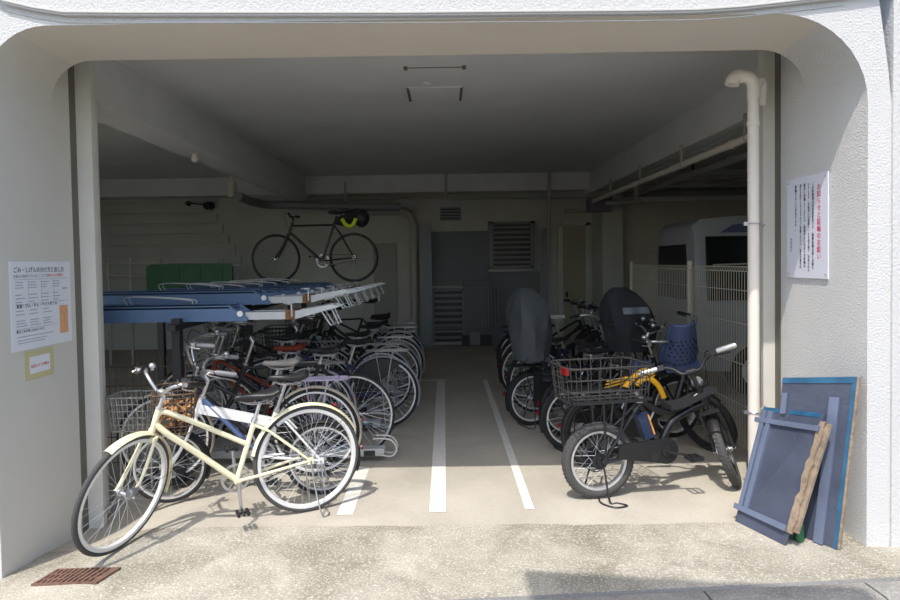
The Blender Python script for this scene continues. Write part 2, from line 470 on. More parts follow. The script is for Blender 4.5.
# raised upper facade with drip edge (traced outline given its own thickness)
up = [(-260, -150), (-120, -70), (-40, -22), (0, 1), (30, 8), (60, 12.5), (120, 13), (400, 13), (640, 11), (700, 10), (745, 7), (790, 2), (850, -5), (950, -18), (1100, -60)]
P = [atY(x, y, 3.44) for x, y in up]
b = MB(); pts = [(p.x, 3.472, p.z) for p in P]+[(P[-1].x, 3.472, 6), (P[0].x, 3.472, 6)]
b.prism(pts, (0, .027, 0)); struct(b.build('wall_upper', M_FACB, smooth=False))
b = MB(); b.tube([(p.x, 3.470, p.z+.014) for p in P], .007, 6); struct(b.build('trim_4', mat('old_caulk', rgb(188, 186, 180), .8)))
b = MB(); b.tube([(p.x, 3.499, p.z-.03) for p in P[2:-2]], .007, 6, flat=.5); struct(b.build('trim_5', M_FACB))
# outer pilaster at far right
b = MB(); b.box((2.405, 3.485, -.4), (4.9, 4.2, 6)).box((4.9, 3.485, 2.6), (6.3, 4.2, 6)).box((6.3, 3.485, -.4), (7.2, 4.2, 6)); struct(b.build('wall_outer_right', M_FACB))  # gap on the right is an unseen opening added for interior daylight
# rest of front wall from inside; unseen side openings added to light the interior
b = MB(); b.box((-7.2, 4.2, -.4), (-6.6, 4.5, 3.4)).box((-3.4, 4.2, -.4), (XL-.29, 4.5, 3.4)).box((-6.6, 4.2, 3.1), (-3.4, 4.5, 3.4)); struct(b.build('wall_front_inner_left', M_WALL))
b = MB(); b.box((-3.45, 3.5, -.4), (-3.3, 4.2, 6)).box((-6.6, 3.5, 3.1), (-3.45, 4.2, 6)).box((-8, 3.5, -.4), (-6.6, 4.2, 6)); struct(b.build('wall_outer_left', M_FACB))  # gap on the left is the other opening added for daylight
b = MB(); b.box((XR+.29, 4.2, -.4), (4.9, 4.5, 3.4)).box((4.9, 4.2, 2.6), (6.3, 4.5, 3.4)).box((6.3, 4.2, -.4), (6.6, 4.5, 3.4)); struct(b.build('wall_front_inner_right', M_WALL))

# ------------------------------------------------------------------ interior shell
ZC = 3.18; YW = 12.4
b = MB(); b.box((-7.2, YB, ZC), (6.6, 12.6, ZC+.2)); struct(b.build('ceiling', M_CEIL))
b = MB(); b.box((-7.2, YW, -.1), (6.6, YW+.2, 3.3)); struct(b.build('wall_back', M_WALL))
b = MB(); b.box((-7.3, 4.2, -.3), (-7.1, 12.6, 3.3)); struct(b.build('wall_left', M_WALL))
b = MB(); b.box((6.5, 4.2, -.3), (6.7, 12.6, 3.3)); struct(b.build('wall_right', M_WALL))
# beams
b = MB(); b.box((-2.85, YB+.35, 2.79), (-2.5, YW, ZC+.01)); struct(b.build('ceiling_beam_left', M_BEAM))
b = MB(); b.box((2.68, YB+.35, 2.80), (3.05, YW, ZC+.01)); struct(b.build('ceiling_beam_right', M_BEAM))
b = MB(); b.box((-7.1, 11.9, 2.86), (-2.85, YW, ZC+.01)).box((-2.5, 11.9, 2.86), (2.68, YW, ZC+.01)).box((3.05, 11.9, 2.86), (6.5, YW, ZC+.01)); struct(b.build('ceiling_beam_back', M_BEAM))
# block courses on the left part of the back wall
def wall_ribs():
    b = MB()
    z = 1.2
    while z < 2.86:
        x1 = -4.55+(2.86-z)*.55
        b.box((-7.1, YW-.05, z), (x1, YW+.01, z+.155)); z += .2
    b.box((-7.1, YW-.03, .0), (-3.4, YW+.01, 1.17))
    return b
struct(wall_ribs().build('wall_blocks', M_WALL))
b = MB(); b.box((2.83, 11.6, -.05), (3.2, YW, 2.86)); struct(b.build('wall_column_right', M_WALL))
b = MB(); b.box((3.2, 11.9, -.05), (6.5, YW, 2.62)); struct(b.build('wall_back_right', mat('garage_wall_pale', rgb(194, 192, 180), .9, var=.06)))
b = MB(); b.box((3.05, 11.8, 2.62), (6.5, YW, 2.70)); struct(b.build('trim_6', M_BEAM))

# ------------------------------------------------------------------ sky + sun + exposure
w = bpy.data.worlds.new('world'); scene.world = w; w.use_nodes = True
nt = w.node_tree; bg = nt.nodes['Background']
sk = nt.nodes.new('ShaderNodeTexSky'); sk.sky_type = 'NISHITA'; sk.sun_disc = False
SD = V((.23, .52, -1)).normalized()
sk.sun_elevation = math.asin(-SD.z); sk.sun_rotation = atan2(-SD.x, -SD.y)
sk.air_density = 1.0; sk.dust_density = 2.2; sk.ozone_density = 1.0
nt.links.new(sk.outputs['Color'], bg.inputs['Color']); bg.inputs['Strength'].default_value = .25
sl = bpy.data.lights.new('sun', 'SUN'); so = bpy.data.objects.new('sun', sl); col.objects.link(so)
sl.energy = 3.05; sl.angle = radians(.53); sl.color = (1, .955, .90)
so.rotation_euler = SD.to_track_quat('-Z', 'Y').to_euler(); so.location = (-3, -6, 12)
scene.view_settings.view_transform = 'Standard'; scene.view_settings.look = 'None'
scene.view_settings.gamma = 1; scene.view_settings.use_curve_mapping = False
scene.view_settings.exposure = 0.34
# ------------------------------------------------------------------ bicycles
def wheel(root, name, c, R, tw, xf, tire=M_RUBBER, rim=M_RIM, spoke=M_SPOKE, ns=32, hubr=.022, hubw=.05, dark=False, knob=False, rimd=.012, disc=0., sr=.0011, rimw=None):
    c = V(c); ax = (0, 1, 0)
    Rr = R-tw*.95
    rw = (rimw or tw*.42)
    b = MB(); b.ring(c, ax, Rr, 0, 56, prof=[(.004, -rw), (.004, rw), (-rimd*.75, rw*.95), (-rimd, rw*.3), (-rimd, -rw*.3), (-rimd*.75, -rw*.95)])
    o = b.build(name, rim, root, xf)
    b = MB(); b.ring(c, ax, R-tw*.5, tw*.5, 64, 10)
    if knob:
        nk = 54
        for i in range(nk):
            for row in (-1, 0, 1):
                t = 2*pi*(i+(.5 if row else 0))/nk; d = V((sin(t), 0, cos(t))); tt = V((cos(t), 0, -sin(t)))
                off = .0 if row == 0 else tw*.12
                b.obox(c+d*(R-off-.0005)+V((0, row*tw*.3, 0)), d*.0035, tt*.0075, V((0, tw*.1, 0)))
    b.build('tire', tire, o, xf)
    b = MB()
    for i in range(ns):
        sd = 1 if i % 2 else -1
        t = 2*pi*i/ns; tt = t+(.9 if (i//2) % 2 else -.9)*.75
        p1 = c+V((sin(t)*(Rr-.006), 0, cos(t)*(Rr-.006)))
        p0 = c+V((sin(tt)*hubr*.95, sd*hubw*.55, cos(tt)*hubr*.95))
        b.tube([p0, p1], sr, 3, caps=False)
    b.build('spokes', spoke, o, xf)
    b = MB(); b.cyl(c+V((0, -hubw, 0)), c+V((0, hubw, 0)), hubr*.55, 12)
    b.cyl(c+V((0, -hubw*.62, 0)), c+V((0, -hubw*.5, 0)), hubr, 16).cyl(c+V((0, hubw*.5, 0)), c+V((0, hubw*.62, 0)), hubr, 16)
    b.cyl(c+V((0, -hubw-.022, 0)), c+V((0, hubw+.022, 0)), .006, 8)
    if disc: b.cyl(c+V((0, hubw*.8, 0)), c+V((0, hubw*.83, 0)), disc, 24)
    b.build('hub', M_STEEL if not dark else M_DARKM, o, xf)
    return o

def guard(root, name, c, R, w, a0, a1, mt, xf, flap=False):
    # c hub, arc a0..a1 measured from up (radians), forward positive
    b = MB(); n = 26; rings = []
    for i in range(n+1):
        t = a0+(a1-a0)*i/n; d = V((sin(t), 0, cos(t)))
        rr = []
        k = 7
        for j in range(k):
            s = -1+2*j/(k-1); rr.append(V(c)+d*(R-.014*s*s)+V((0, s*w/2, 0)))
        for j in range(k-1, -1, -1):
            s = -1+2*j/(k-1); rr.append(V(c)+d*(R-.0025-.014*s*s)+V((0, s*w/2*.95, 0)))
        rings.append(rr)
    b.loft(rings)
    return b.build(name, mt, root, xf)

def saddle_mesh(c, L=.27, W=.19, tilt=0., thick=.055):
    b = MB(); rings = []
    prof = [(0, .9), (.06, 1), (.2, .98), (.35, .74), (.5, .42), (.65, .27), (.82, .22), (.95, .2), (1, .1)]
    for t, wv in prof:
        x = c[0]-L*.5+L*t; hw = W/2*wv; zc = c[2]+.012*(1-t)-.008*sin(pi*t)*1.2+(.012 if t < .1 else 0)+tilt*(t-.5)
        th = thick*(1-.45*t)
        if t in (0, 1): th *= .5; zc -= .008
        rr = []
        for j in range(12):
            a = 2*pi*j/12; rr.append(V((x, c[1]+hw*cos(a)*(1 if sin(a) < 0 else .92), zc+(th*.42*sin(a) if sin(a) > 0 else th*.75*sin(a)))))
        rings.append(rr)
    b.loft(rings); return b

def basket_mb(c, lx, ly, h, taper=.82, nx=7, nz=5, r=.0022, rim_r=.005, bottom=True):
    """c = centre of the bottom"""
    c = V(c); b = MB()
    def rect(t, z):
        s = taper+(1-taper)*t; a, d = lx/2*s, ly/2*s; rr = min(a, d)*.35; pts = []
        for (sx, sy, a0) in ((1, 1, 0), (-1, 1, pi/2), (-1, -1, pi), (1, -1, 3*pi/2)):
            for k in range(4):
                th = a0+pi/2*k/3; pts.append(c+V((sx*(a-rr)+rr*cos(th), sy*(d-rr)+rr*sin(th), z)))
        return pts
    for k in range(nz+1):
        t = k/nz; b.tube(rect(t, h*t), rim_r if k == nz else r*1.1, 5, closed=True)
    P0, P1 = rect(0, 0), rect(1, h)
    def samp(P, t):
        n = len(P); L = [0]
        for i in range(n): L.append(L[-1]+(P[(i+1) % n]-P[i]).length)
        s = t*L[-1]
        for i in range(n):
            if L[i+1] >= s: return P[i].lerp(P[(i+1) % n], (s-L[i])/(L[i+1]-L[i]))
        return P[0]
    nn = nx*4
    for i in range(nn): b.tube([samp(P0, i/nn), samp(P1, i/nn)], r, 4, caps=False)
    a, d = lx/2*taper, ly/2*taper
    for i in range(nx): 
        x = -a+2*a*(i+.5)/nx; b.tube([c+V((x, -d, 0)), c+V((x, d, 0))], r, 4, caps=False)
    for i in range(4):
        y = -d+2*d*(i+.5)/4; b.tube([c+V((-a, y, 0)), c+V((a, y, 0))], r, 4, caps=False)
    return b

def bicycle(label, rear, front_dir, group=None, name='bicycle', R=.34, Rf=None, WB=1.1, tw=.034, frame='stagger', paint=M_BLACKP, tire=M_RUBBER,
            rim=M_RIM, guardm=M_SILVP, guards=True, rack=None, basket=None, rbasket=None, saddle=M_LEATHER, sad_z=.83, steer=0, bar='city',
            stand='center', bar_z=.98, headz=(.46, .58), seat='none', lean=0, ns=32, spoke=M_SPOKE, skirt=None, grips=M_PLBLK, chainc=M_PLBLK,
            lamp=True, lock=True, post=M_STEEL, knob=False, phi=70, crank_a=.5, stem=M_STEEL, bell=True, gw=None, cat='bicycle', rackw=.13, gend=(-1.95, .55), offs=.055, bbx=.44, barw=1., sadx=None, bkz=None, bkx=.05, rimd=.012):
    Rf = Rf or R
    heading = atan2(front_dir[1], front_dir[0])
    root = empty(name, (rear[0], rear[1], rear[2] if len(rear) > 2 else 0), label, cat, group, heading)
    if lean: root.rotation_euler = (radians(lean), 0, heading)
    ph = radians(phi); a = V((-cos(ph), 0, sin(ph)))
    hf = V((WB, 0, Rf)); P0 = hf-V((sin(ph), 0, cos(ph)))*offs
    st = radians(steer); Rm = Matrix.Rotation(st, 4, a)
    # dropping correction so the turned front wheel still touches the ground
    drop = 0
    if steer:
        lowest = min((P0+(Rm @ (hf+V((Rf*sin(t), 0, -Rf*cos(t)))-P0))).z for t in [k*.05-1 for k in range(40)])
        drop = -lowest
    pit = drop/WB      # pitch whole bicycle slightly about the rear contact
    def base(p): return V((p[0], p[1], p[2]+pit*p[0]))
    def F(p): q = P0+(Rm @ (V(p)-P0)); return V((q[0], q[1], q[2]+pit*q[0]))
    B = base
    ax = lambda s: P0+a*s
    zs = lambda z: (z-P0.z)/a.z     # axis parameter at height z
    h0, h1 = zs(Rf+.30 if headz[0] is None else headz[0]+.34-.34+.0+ (0)), 0
    h0 = zs(headz[0]+.18); h1 = zs(headz[1]+.18)
    HB, HT = ax(h0), ax(h1)
    BB = V((bbx, 0, .285))
    sdir = V((-cos(radians(71)), 0, sin(radians(71))))
    rh = V((0, 0, R))
    # --- frame
    b = MB(); tr = .016
    b.tube([HB, HT], .019, 14)
    if frame == 'stagger':
        ST = BB+sdir*.37; m1 = BB+sdir*.22
        b.tube(bez([HT+V((.0, 0, -.02)), HT.lerp(m1, .12)+V((0, 0, -.0)), HT.lerp(m1, .5)+V((0, 0, .004)), m1], 8), .0155, 10)
        d = BB-HB
        b.tube(bez([HB.lerp(HT, .45), HB+d*.2+V((0, 0, .055)), HB+d*.45+V((0, 0, .042)), BB], 8), .0185, 10)
    elif frame == 'diamond':
        ST = BB+sdir*.52; b.tube([HT+V((0, 0, -.025)), BB+sdir*.5], tr*.85, 10); b.tube([HB+V((0, 0, .02)), BB], tr*1.05, 10)
    elif frame == 'u':
        ST = BB+sdir*.40
        b.tube(bez([HB.lerp(HT, .4), HB+V((-.10, 0, -.10)), V((BB.x+.28, 0, .44)), V((BB.x+.10, 0, .33)), BB], 8), .023, 12)
        b.tube(bez([HB.lerp(HT, .8), HB+V((-.14, 0, -.04)), V((BB.x+.20, 0, .46)), BB+sdir*.15], 8), .013, 10)
    elif frame == 'fold':
        ST = BB+sdir*.33; q = BB+sdir*.22
        b.beam(HB.lerp(HT, .4), q+V((0, 0, .02)), .036, .062)
        b.tube([BB+V((.06, 0, .02)), q+V((.2, 0, .02))], .012, 8)
    elif frame == 'mini':
        ST = BB+sdir*.33; q = BB+sdir*.22
        b.beam(HB.lerp(HT, .4), q+V((0, 0, .02)), .036, .062)
        b.mi = 1; b.tube([HT+V((.0, 0, -.01)), BB], .019, 12); b.mi = 0
    elif frame == 'eu':       # child-carrying e-bike, very low thick step-through
        ST = BB+sdir*.34
        b.tube(bez([HB.lerp(HT, .6), HB+V((-.09, 0, -.09)), V((BB.x+.30, 0, .40)), V((BB.x+.10, 0, .33)), BB+V((0, 0, .02))], 8), .029, 12)
    b.tube([BB-V((0, 0, 0)), ST], .016, 12)
    b.cyl(BB+V((0, -.036, 0)), BB+V((0, .036, 0)), .021, 14)
    for s in (-1, 1):
        b.tube([BB+V((-.015, s*.02, 0)), V((BB.x-.14, s*.042, BB.z+(R-.285)*.3)), rh+V((0, s*.062, 0))], [.010, .010, .008], 8)
        b.tube([ST+V((.0, s*.012, -.03)), ST.lerp(rh, .25)+V((0, s*.04, 0)), rh+V((0, s*.062, 0))], [.009, .008, .007], 8)
        b.obox(rh+V((0, s*.064, 0)), (.02, 0, 0), (0, .003, 0), (0, 0, .022))
    fr = b.build('frame', [paint, M_BLUEP], root, B)
    # --- fork
    b = MB(); crown = ax(zs(Rf*2+.05))
    if (crown-HB).z > -.01: crown = HB-a*.02
    b.tube([crown, HT+a*.02], .0125, 10)
    b.obox(crown, V((.018, 0, 0)), V((0, .045, 0)), a*.012)
    for s in (-1, 1):
        b.tube(bez([crown+V((0, s*.038, 0)), crown.lerp(hf, .45)+V((-.012, s*.05, 0)), crown.lerp(hf, .8)+V((-.008, s*.055, 0)), hf+V((0, s*.056, 0))], 5), .0105, 8)
    b.build('fork', paint, root, F)
    wheel(root, 'front_wheel', hf, Rf, tw, F, tire, rim, spoke, ns, knob=knob, rimd=rimd)
    wheel(root, 'rear_wheel', rh, R, tw, B, tire, rim, spoke, ns+4, hubr=.03, knob=knob, rimd=rimd)
    # --- guards
    if guards:
        w = gw or tw+.018
        g1 = guard(root, 'front_mudguard', hf, Rf+.016, w, -2.0, .42, guardm, F)
        b = MB()
        for t in (-1.6, -.5):
            for s in (-1, 1): b.tube([hf+V((0, s*.06, 0)), hf+V((sin(t)*(Rf+.004), s*w*.5, cos(t)*(Rf+.004)))], .002, 4)
        b.build('mudguard_stay', M_DARKM, g1, F)
        g2 = guard(root, 'rear_mudguard', rh, R+.016, w, gend[0], 1.35, guardm, B)
        b = MB()
        for t in (gend[0]+.35,):
            for s in (-1, 1): b.tube([rh+V((0, s*.065, 0)), rh+V((sin(t)*(R+.006), s*w*.5, cos(t)*(R+.006)))], .002, 4)
        b.build('mudguard_stay', M_DARKM, g2, B)
        b = MB(); t = gend[0]+.6; q = rh+V((sin(t)*(R+.024), 0, cos(t)*(R+.024)))
        b.cyl(q, q+V((sin(t)*.014, 0, cos(t)*.014)), .017, 14); b.build('reflector', M_RED, root, B)
    # --- seat post, saddle
    sl_ = (sad_z-.05-BB.z)/sdir.z; SP = BB+sdir*sl_
    b = MB(); b.cyl(ST-sdir*.02, SP, .0125, 12); b.cyl(ST-sdir*.015, ST+sdir*.012, .02, 12); b.build('seat_post', post, root, B)
    sc = (SP.x-.02 if sadx is None else sadx, 0, sad_z)
    if saddle:
        so_ = saddle_mesh(sc).build('saddle', saddle, root, B)
        b = MB()
        for s in (-1, 1): b.tube(bez([(sc[0]+.1, 0, sad_z-.03), (sc[0]+.04, s*.025, sad_z-.05), (sc[0]-.06, s*.03, sad_z-.05), (sc[0]-.1, s*.03, sad_z-.025)], 4), .0035, 6)
        for s in (-1, 1):
            pts = [(sc[0]-.075+.012*cos(k*.9), s*.045+.012*sin(k*.9), sad_z-.075+.05*k/21) for k in range(22)]
            b.tube(pts, .0028, 4)
        b.build('saddle_springs', M_STEEL, so_, B)
    # --- cranks
    b = MB(); b.ring(BB+V((0, -.047, 0)), (0, 1, 0), .082, 0, 36, prof=[(-.01, -.002), (.006, -.002), (.006, .002), (-.01, .002)])
    for k in range(5):
        t = 2*pi*k/5; b.tube([BB+V((0, -.047, 0)), BB+V((sin(t)*.078, -.047, cos(t)*.078))], .006, 6)
    for s, aa in ((-1, crank_a), (1, crank_a+pi)):
        d = V((sin(aa), 0, cos(aa))); b.tube([BB+V((0, s*.055, 0)), BB+V((0, s*.068, 0))+d*.165], [.012, .009], 8)
    cr = b.build('crank', M_STEEL, root, B)
    for s, aa in ((-1, crank_a), (1, crank_a+pi)):
        d = V((sin(aa), 0, cos(aa))); c = BB+V((0, s*.115, 0))+d*.165
        b = MB()
        for k in (-1, 1): b.obox(c+V((k*.028, 0, 0)), (.008, 0, 0), (0, .042, 0), (0, 0, .010))
        b.obox(c+V((0, .0, 0)), (.03, 0, 0), (0, .006, 0), (0, 0, .006)); b.cyl(c-V((0, .045, 0)), c+V((0, .045, 0)), .008, 8)
        b.build('pedal', M_PLBLK, cr, B)
    # --- chain / chain guard
    b = MB()
    if chainc:
        n = 14; top = []; bot = []
        for i in range(n+1):
            t = -pi/2+pi*i/n; top.append(BB+V((cos(t)*.10, -.058, sin(t)*.10)))
        poly = [V((.02, -.058, R-.035))]+top+[V((.02, -.058, R+.04))]
        b.prism(poly, (0, .012, 0)); b.build('chain_guard', chainc, root, B)
    else:
        for s in (-1, 1): b.tube([rh+V((0, -.05, s*.036)), BB+V((0, -.05, s*.082))], .0035, 4)
        b.ring(rh+V((0, -.05, 0)), (0, 1, 0), .034, .004, 20, 4)
        b.build('chain', M_DARKM, root, B)
    # --- stem and bar
    BZ = zs(bar_z); bt = ax(BZ)
    b = MB(); b.tube([HT, ax(BZ-.02)], .0125 if frame != 'fold' else .019, 10)
    b.tube([ax(BZ-.03), bt+V((.035, 0, .012))], [.017, .016], 10); b.cyl(HT, HT+a*.014, .024, 14)
    b.build('stem', stem, root, F)
    c = bt+V((.04, 0, .012))
    b = MB()
    if bar == 'city':
        hp = [(0, 0, 0), (.0, .04, 0), (-.0, .12, .045), (-.04, .21, .07), (-.12, .27, .065), (-.21, .285, .05)]
    elif bar == 'flat':
        hp = [(0, 0, 0), (0, .08, .0), (-.01, .15, .012), (-.03, .24, .018), (-.04, .29, .018)]
    elif bar == 'u':
        hp = [(0, 0, 0), (0, .04, 0), (.02, .08, .10), (.0, .14, .17), (-.05, .22, .18), (-.12, .28, .17), (-.19, .30, .165)]
    elif bar == 'wide':
        hp = [(0, 0, 0), (0, .05, 0), (.0, .12, .05), (-.03, .22, .075), (-.06, .31, .075)]
    hp = [(x*barw, y*barw, z) for x, y, z in hp]
    pts = [V((x, -y, z)) for x, y, z in reversed(hp[1:])]+[V(q) for q in hp]
    full = [c+p for p in bez(pts, 5)]
    b.tube(full, .0112, 10); hb = b.build('handlebar', M_STEEL if bar != 'flat' else M_DARKM, root, F)
    for s in (-1, 1):
        e = full[-1] if s > 0 else full[0]; e2 = full[-5] if s > 0 else full[4]
        d = (e-e2).normalized(); p0 = e-d*.115
        MB().tube([p0, p0+d*.01, e, e+d*.012], [.015, .0165, .0165, .012], 10).build('grip', grips, hb, F)
        b = MB(); q = p0-d*.03
        out = V((.6, s*.2, -.25)).normalized() if bar != 'flat' else V((.9, 0, -.4)).normalized()
        b.obox(q, d*.014, V((0, .008, 0)), V((0, 0, .012)))
        b.tube([q, q+out*.03, q+out*.045+d*.04, q+out*.05+d*.1], [.007, .006, .005, .004], 6); b.build('brake_lever', M_STEEL, hb, F)
        b = MB(); b.tube(bez([q+out*.02, q+V((.10, -s*.08, .03)), V((c.x+.07, s*.03, c.z-.08)), HB+V((.03, s*.015, .06))], 6), .0025, 5); b.build('brake_cable', M_PLBLK, hb, F)
    if bell:
        q = full[4] if bar != 'flat' else full[8]
        b = MB(); b.ball(q+V((.0, .03, .026)), .022, 12, 8, (1, 1, .8)); b.cyl(q+V((0, .03, .0)), q+V((0, .03, .02)), .012, 8); b.build('bell', M_STEEL, hb, F)
    if lamp:
        q = ax(zs(Rf*2+.09))+V((.085, 0, 0)) if not basket else hf+V((.02, .075, .02))
        if lamp == 'hub': q = hf+V((.02, .075, .05))
        b = MB(); b.tube([q+V((-.03, 0, 0)), q+V((-.01, 0, 0)), q+V((.025, 0, 0)), q+V((.03, 0, 0))], [.012, .022, .026, .022], 12)
        b.tube([q+V((-.02, 0, 0)), V((ax(zs(q.z)).x, q.y*.6, q.z))], .005, 6); b.build('headlight', M_PLGRY, root, F)
    # --- rear carrier
    if rack:
        zt = 2*R+.065; b = MB(); rw = rackw/2
        loop = [(.16, -rw*.6, zt), (.0, -rw, zt), (-.22, -rw, zt), (-.25, -rw*.6, zt), (-.25, rw*.6, zt), (-.22, rw, zt), (.0, rw, zt), (.16, rw*.6, zt)]
        b.tube(loop, .0055, 6, closed=True)
        for y in (-rw*.35, rw*.35): b.tube([(.15, y, zt), (-.25, y, zt)], .004, 6)
        for x in (-.18, -.06, .06): b.tube([(x, -rw, zt), (x, rw, zt)], .004, 6)
        for s in (-1, 1):
            b.tube([(-.10, s*rw, zt), (-.05, s*.07, R+.12), (0, s*.068, R)], .0055, 6)
            b.tube([(.06, s*rw, zt), (0, s*.068, R)], .0045, 6)
        b.build('rear_rack', rack, root, B)
    if basket:
        mtb, (lx, ly, h) = basket
        q = ax(zs(Rf*2+.10))+V((bkx+lx/2, 0, 0)); zb = bkz or max(2*Rf+.045, .66)
        bk = basket_mb((q.x, 0, zb), lx, ly, h).build('basket', mtb, root, F)
        b = MB()
        for s in (-1, 1): b.tube([hf+V((0, s*.065, 0)), (q.x-lx*.1, s*.09, zb)], .004, 6)
        b.build('basket_stay', M_STEEL, bk, F)
    if rbasket:
        mtb, (lx, ly, h), zb, xo = rbasket
        basket_mb((xo, 0, zb), lx, ly, h, .9, nx=8, nz=4, r=.003, rim_r=.006).build('rear_basket', mtb, root, B)
    if lock:
        b = MB(); q = rh+V((.20, 0, R*.72)); d = V((.55, 0, .83))
        b.ring(q, V((-.8, 0, .55)), .046, .007, 24, 6, .9, 2*pi-.9); b.build('ring_lock', M_DARKM, root, B)
    # --- stand
    b = MB()
    if stand == 'center':
        for s in (-1, 1): b.tube(bez([rh+V((0, s*.07, 0)), rh+V((-.015, s*.10, -R*.5)), V((-.04, s*.145, .012)), V((-.09, s*.12, .006)), V((-.10, 0, .006))], 5), .0055, 6)
    elif stand == 'side':
        b.tube([rh+V((.08, .07, -.04)), rh+V((.05, .13, -R*.55)), V((.02, .19, .006))], .007, 8)
        b.obox((.02, .195, .006), (.02, 0, 0), (0, .012, 0), (0, 0, .006))
    if stand: b.build('kickstand', M_STEEL if paint is not M_BLACKP else M_DARKM, root, B)
    if skirt:
        b = MB(); pts = []
        for i in range(11):
            t = -.55+1.75*i/10; pts.append(rh+V((sin(t)*(R*.97), .052, cos(t)*(R*.97))))
        pts.append(rh+V((.10, .052, .05)))
        b.prism(pts, (0, -.003, 0)); b.build('skirt_guard', skirt, root, B)
    root['_steer'] = 0; del root['_steer']
    root_info = dict(B=B, F=F, ax=ax, zs=zs, ST=ST, HT=HT, c=c, hf=hf, rh=rh, BB=BB)
    return root, root_info

def child_seat(root, B, c, mt, hole, name='child_seat', sc=1., face=1):
    """bucket seat shell; c = seat base centre"""
    c = V(c); b = MB(); rings = []
    H = .44*sc; W = .155*sc
    # back shell as curved surface with thickness
    n = 10; outer = []
    for i in range(n+1):
        t = i/n; z = c.z+H*t; hw = W*(.95 if t < .1 else (1.0-.42*max(0, (t-.2))/.8)); dep = .13*sc*(1-t*.55)
        row = []
        for j in range(13):
            s = -1+j/6; row.append(V((c.x-face*(.10*sc+.05*t*sc)+face*dep*abs(s)**3, c.y+hw*s, z)))
        rowb = [p+V((-face*.014, 0, 0)) for p in reversed(row)]
        rings.append(row+rowb)
    b.loft(rings)
    b.mi = 1
    # perforations seen from behind
    for i in range(7):
        for j in range(6):
            t = .12+i*.09; y = (-1+2*(j+.5+(.5 if i % 2 else 0)*.0)/6)*W*.8*(1-.25*max(0, t-.35))
            x = c.x-face*(.10*sc+.05*t*sc)+face*(.13*sc*(1-t*.55))*abs(y/W)**3
            z = c.z+H*t
            for sgn in (1, -1):
                xx = x+(face*.003 if sgn > 0 else -face*.0165)
                b.cyl((xx-.002, c.y+y+(.008 if i % 2 else -.008), z), (xx+.002, c.y+y+(.008 if i % 2 else -.008), z), .0075*sc, 8)
    o = b.build(name, [mt, hole], root, B)
    b = MB(); b.box((c.x-.11*sc, c.y-W*.9, c.z-.02), (c.x+.13*sc, c.y+W*.9, c.z+.03)); b.build('seat_pan', mt, o, B)
    # rim
    b = MB(); pr = []
    for r_ in rings: pr.append(r_[0])
    pl = [r_[12] for r_ in rings]; topr = [rings[-1][j] for j in range(13)]
    b.tube(pr+topr[1:-1]+list(reversed(pl)), .014*sc, 8); b.build('seat_rim', mt, o, B)
    for s in (-1, 1):
        b = MB(); b.tube(bez([c+V((face*.02, s*W*.85, .02)), c+V((face*.08, s*W*.85, -.06)), c+V((face*.12, s*W*.8, -.15))], 4), .018*sc, 8)
        b.box((c.x+face*.12-.04, c.y+s*W*.8-.03, c.z-.19), (c.x+face*.12+.05, c.y+s*W*.8+.03, c.z-.15)); b.build('leg_guard', M_DARKM, o, B)
    return o

def cover(root, B, c, lx, ly, h, mt, name='rain_cover', win=None, seed=1, wind=1):
    """draped fabric hood over a child seat"""
    rnd = random.Random(seed); b = MB(); rings = []; n = 12; k = 24; c = V(c)
    ph = [rnd.random()*6 for _ in range(4)]
    def R_(t, a):
        s = 1.0 if t < .55 else sqrt(max(.02, 1-((t-.55)/.47)**2))
        s *= (.86+.14*min(1, t*3)); f = 1+.075*sin(4*a+ph[0]+t*4)+.045*sin(9*a+ph[1]-t*5)+.05*sin(2*a+ph[2])*t
        ca, sa = cos(a), sin(a)
        e = (abs(ca)**2.6+abs(sa)**2.6)**(-1/2.6)
        return V((ca*lx/2*s*f*e-wind*.16*t*t*lx, sa*ly/2*s*f*e, h*t))
    for i in range(n+1):
        rings.append([c+R_(i/n, 2*pi*j/k) for j in range(k)])
    b.loft(rings); o = b.build(name, mt, root, B)
    for (a0, a1, t0, t1, mm, nm) in (win or []):
        b = MB(); rr = []
        for i in range(7):
            t = t0+(t1-t0)*i/6; rr.append([c+R_(t, a0+(a1-a0)*j/8)*1.0+V((cos(a0+(a1-a0)*j/8)*.006, sin(a0+(a1-a0)*j/8)*.006, .002)) for j in range(9)])
        b.loft(rr, closed=False, caps=False); b.build(nm, mm, o, B)
    return o

# --- cream bicycle in front
GL = 'bicycles parked in the left-hand rows'
r0 = V((-.884, 4.118, 0)); f0 = V((-1.90, 3.60, 0)); d0 = (f0-r0)
cream, ci = bicycle('cream step-through bicycle with silver rims standing at the front left in full sun', (r0.x, r0.y, g(r0.x, r0.y)), d0,
    R=.342, WB=1.07, tw=.031, rimd=.021, frame='stagger', paint=M_CREAM, tire=M_RUBBERG, rim=M_RIM, guardm=M_CREAM, saddle=M_LEATHER, sad_z=.79, steer=47, bar='city', sadx=.30, barw=.64, gw=.056,
    bar_z=.88, headz=(.46, .60), chainc=None, lamp='hub', crank_a=.05, gend=(-1.15, 0))
cream.rotation_euler.y = math.atan((g(r0.x, r0.y)-g(-1.84, 3.62))/1.1)
# --- white small-wheeled bicycle with leaf-filled basket
leafb, li = bicycle('white and blue small-wheeled bicycle with leaf-filled rusty basket just behind the cream bicycle', (-.86, 4.42, 0), (-1.0, -.12),
    R=.25, WB=1.0, tw=.036, frame='mini', paint=M_WHITEP, tire=M_RUBBER, rim=M_ALU, guardm=M_PLBLK, saddle=M_LEATHER, sad_z=.82, steer=10, bar='city', bar_z=.84,
    headz=(.40, .52), chainc=None, bbx=.40, gw=.05, grips=M_PLGRY, ns=20, basket=(M_RUSTW, (.26, .34, .27)), bkz=.50, bkx=-.0)
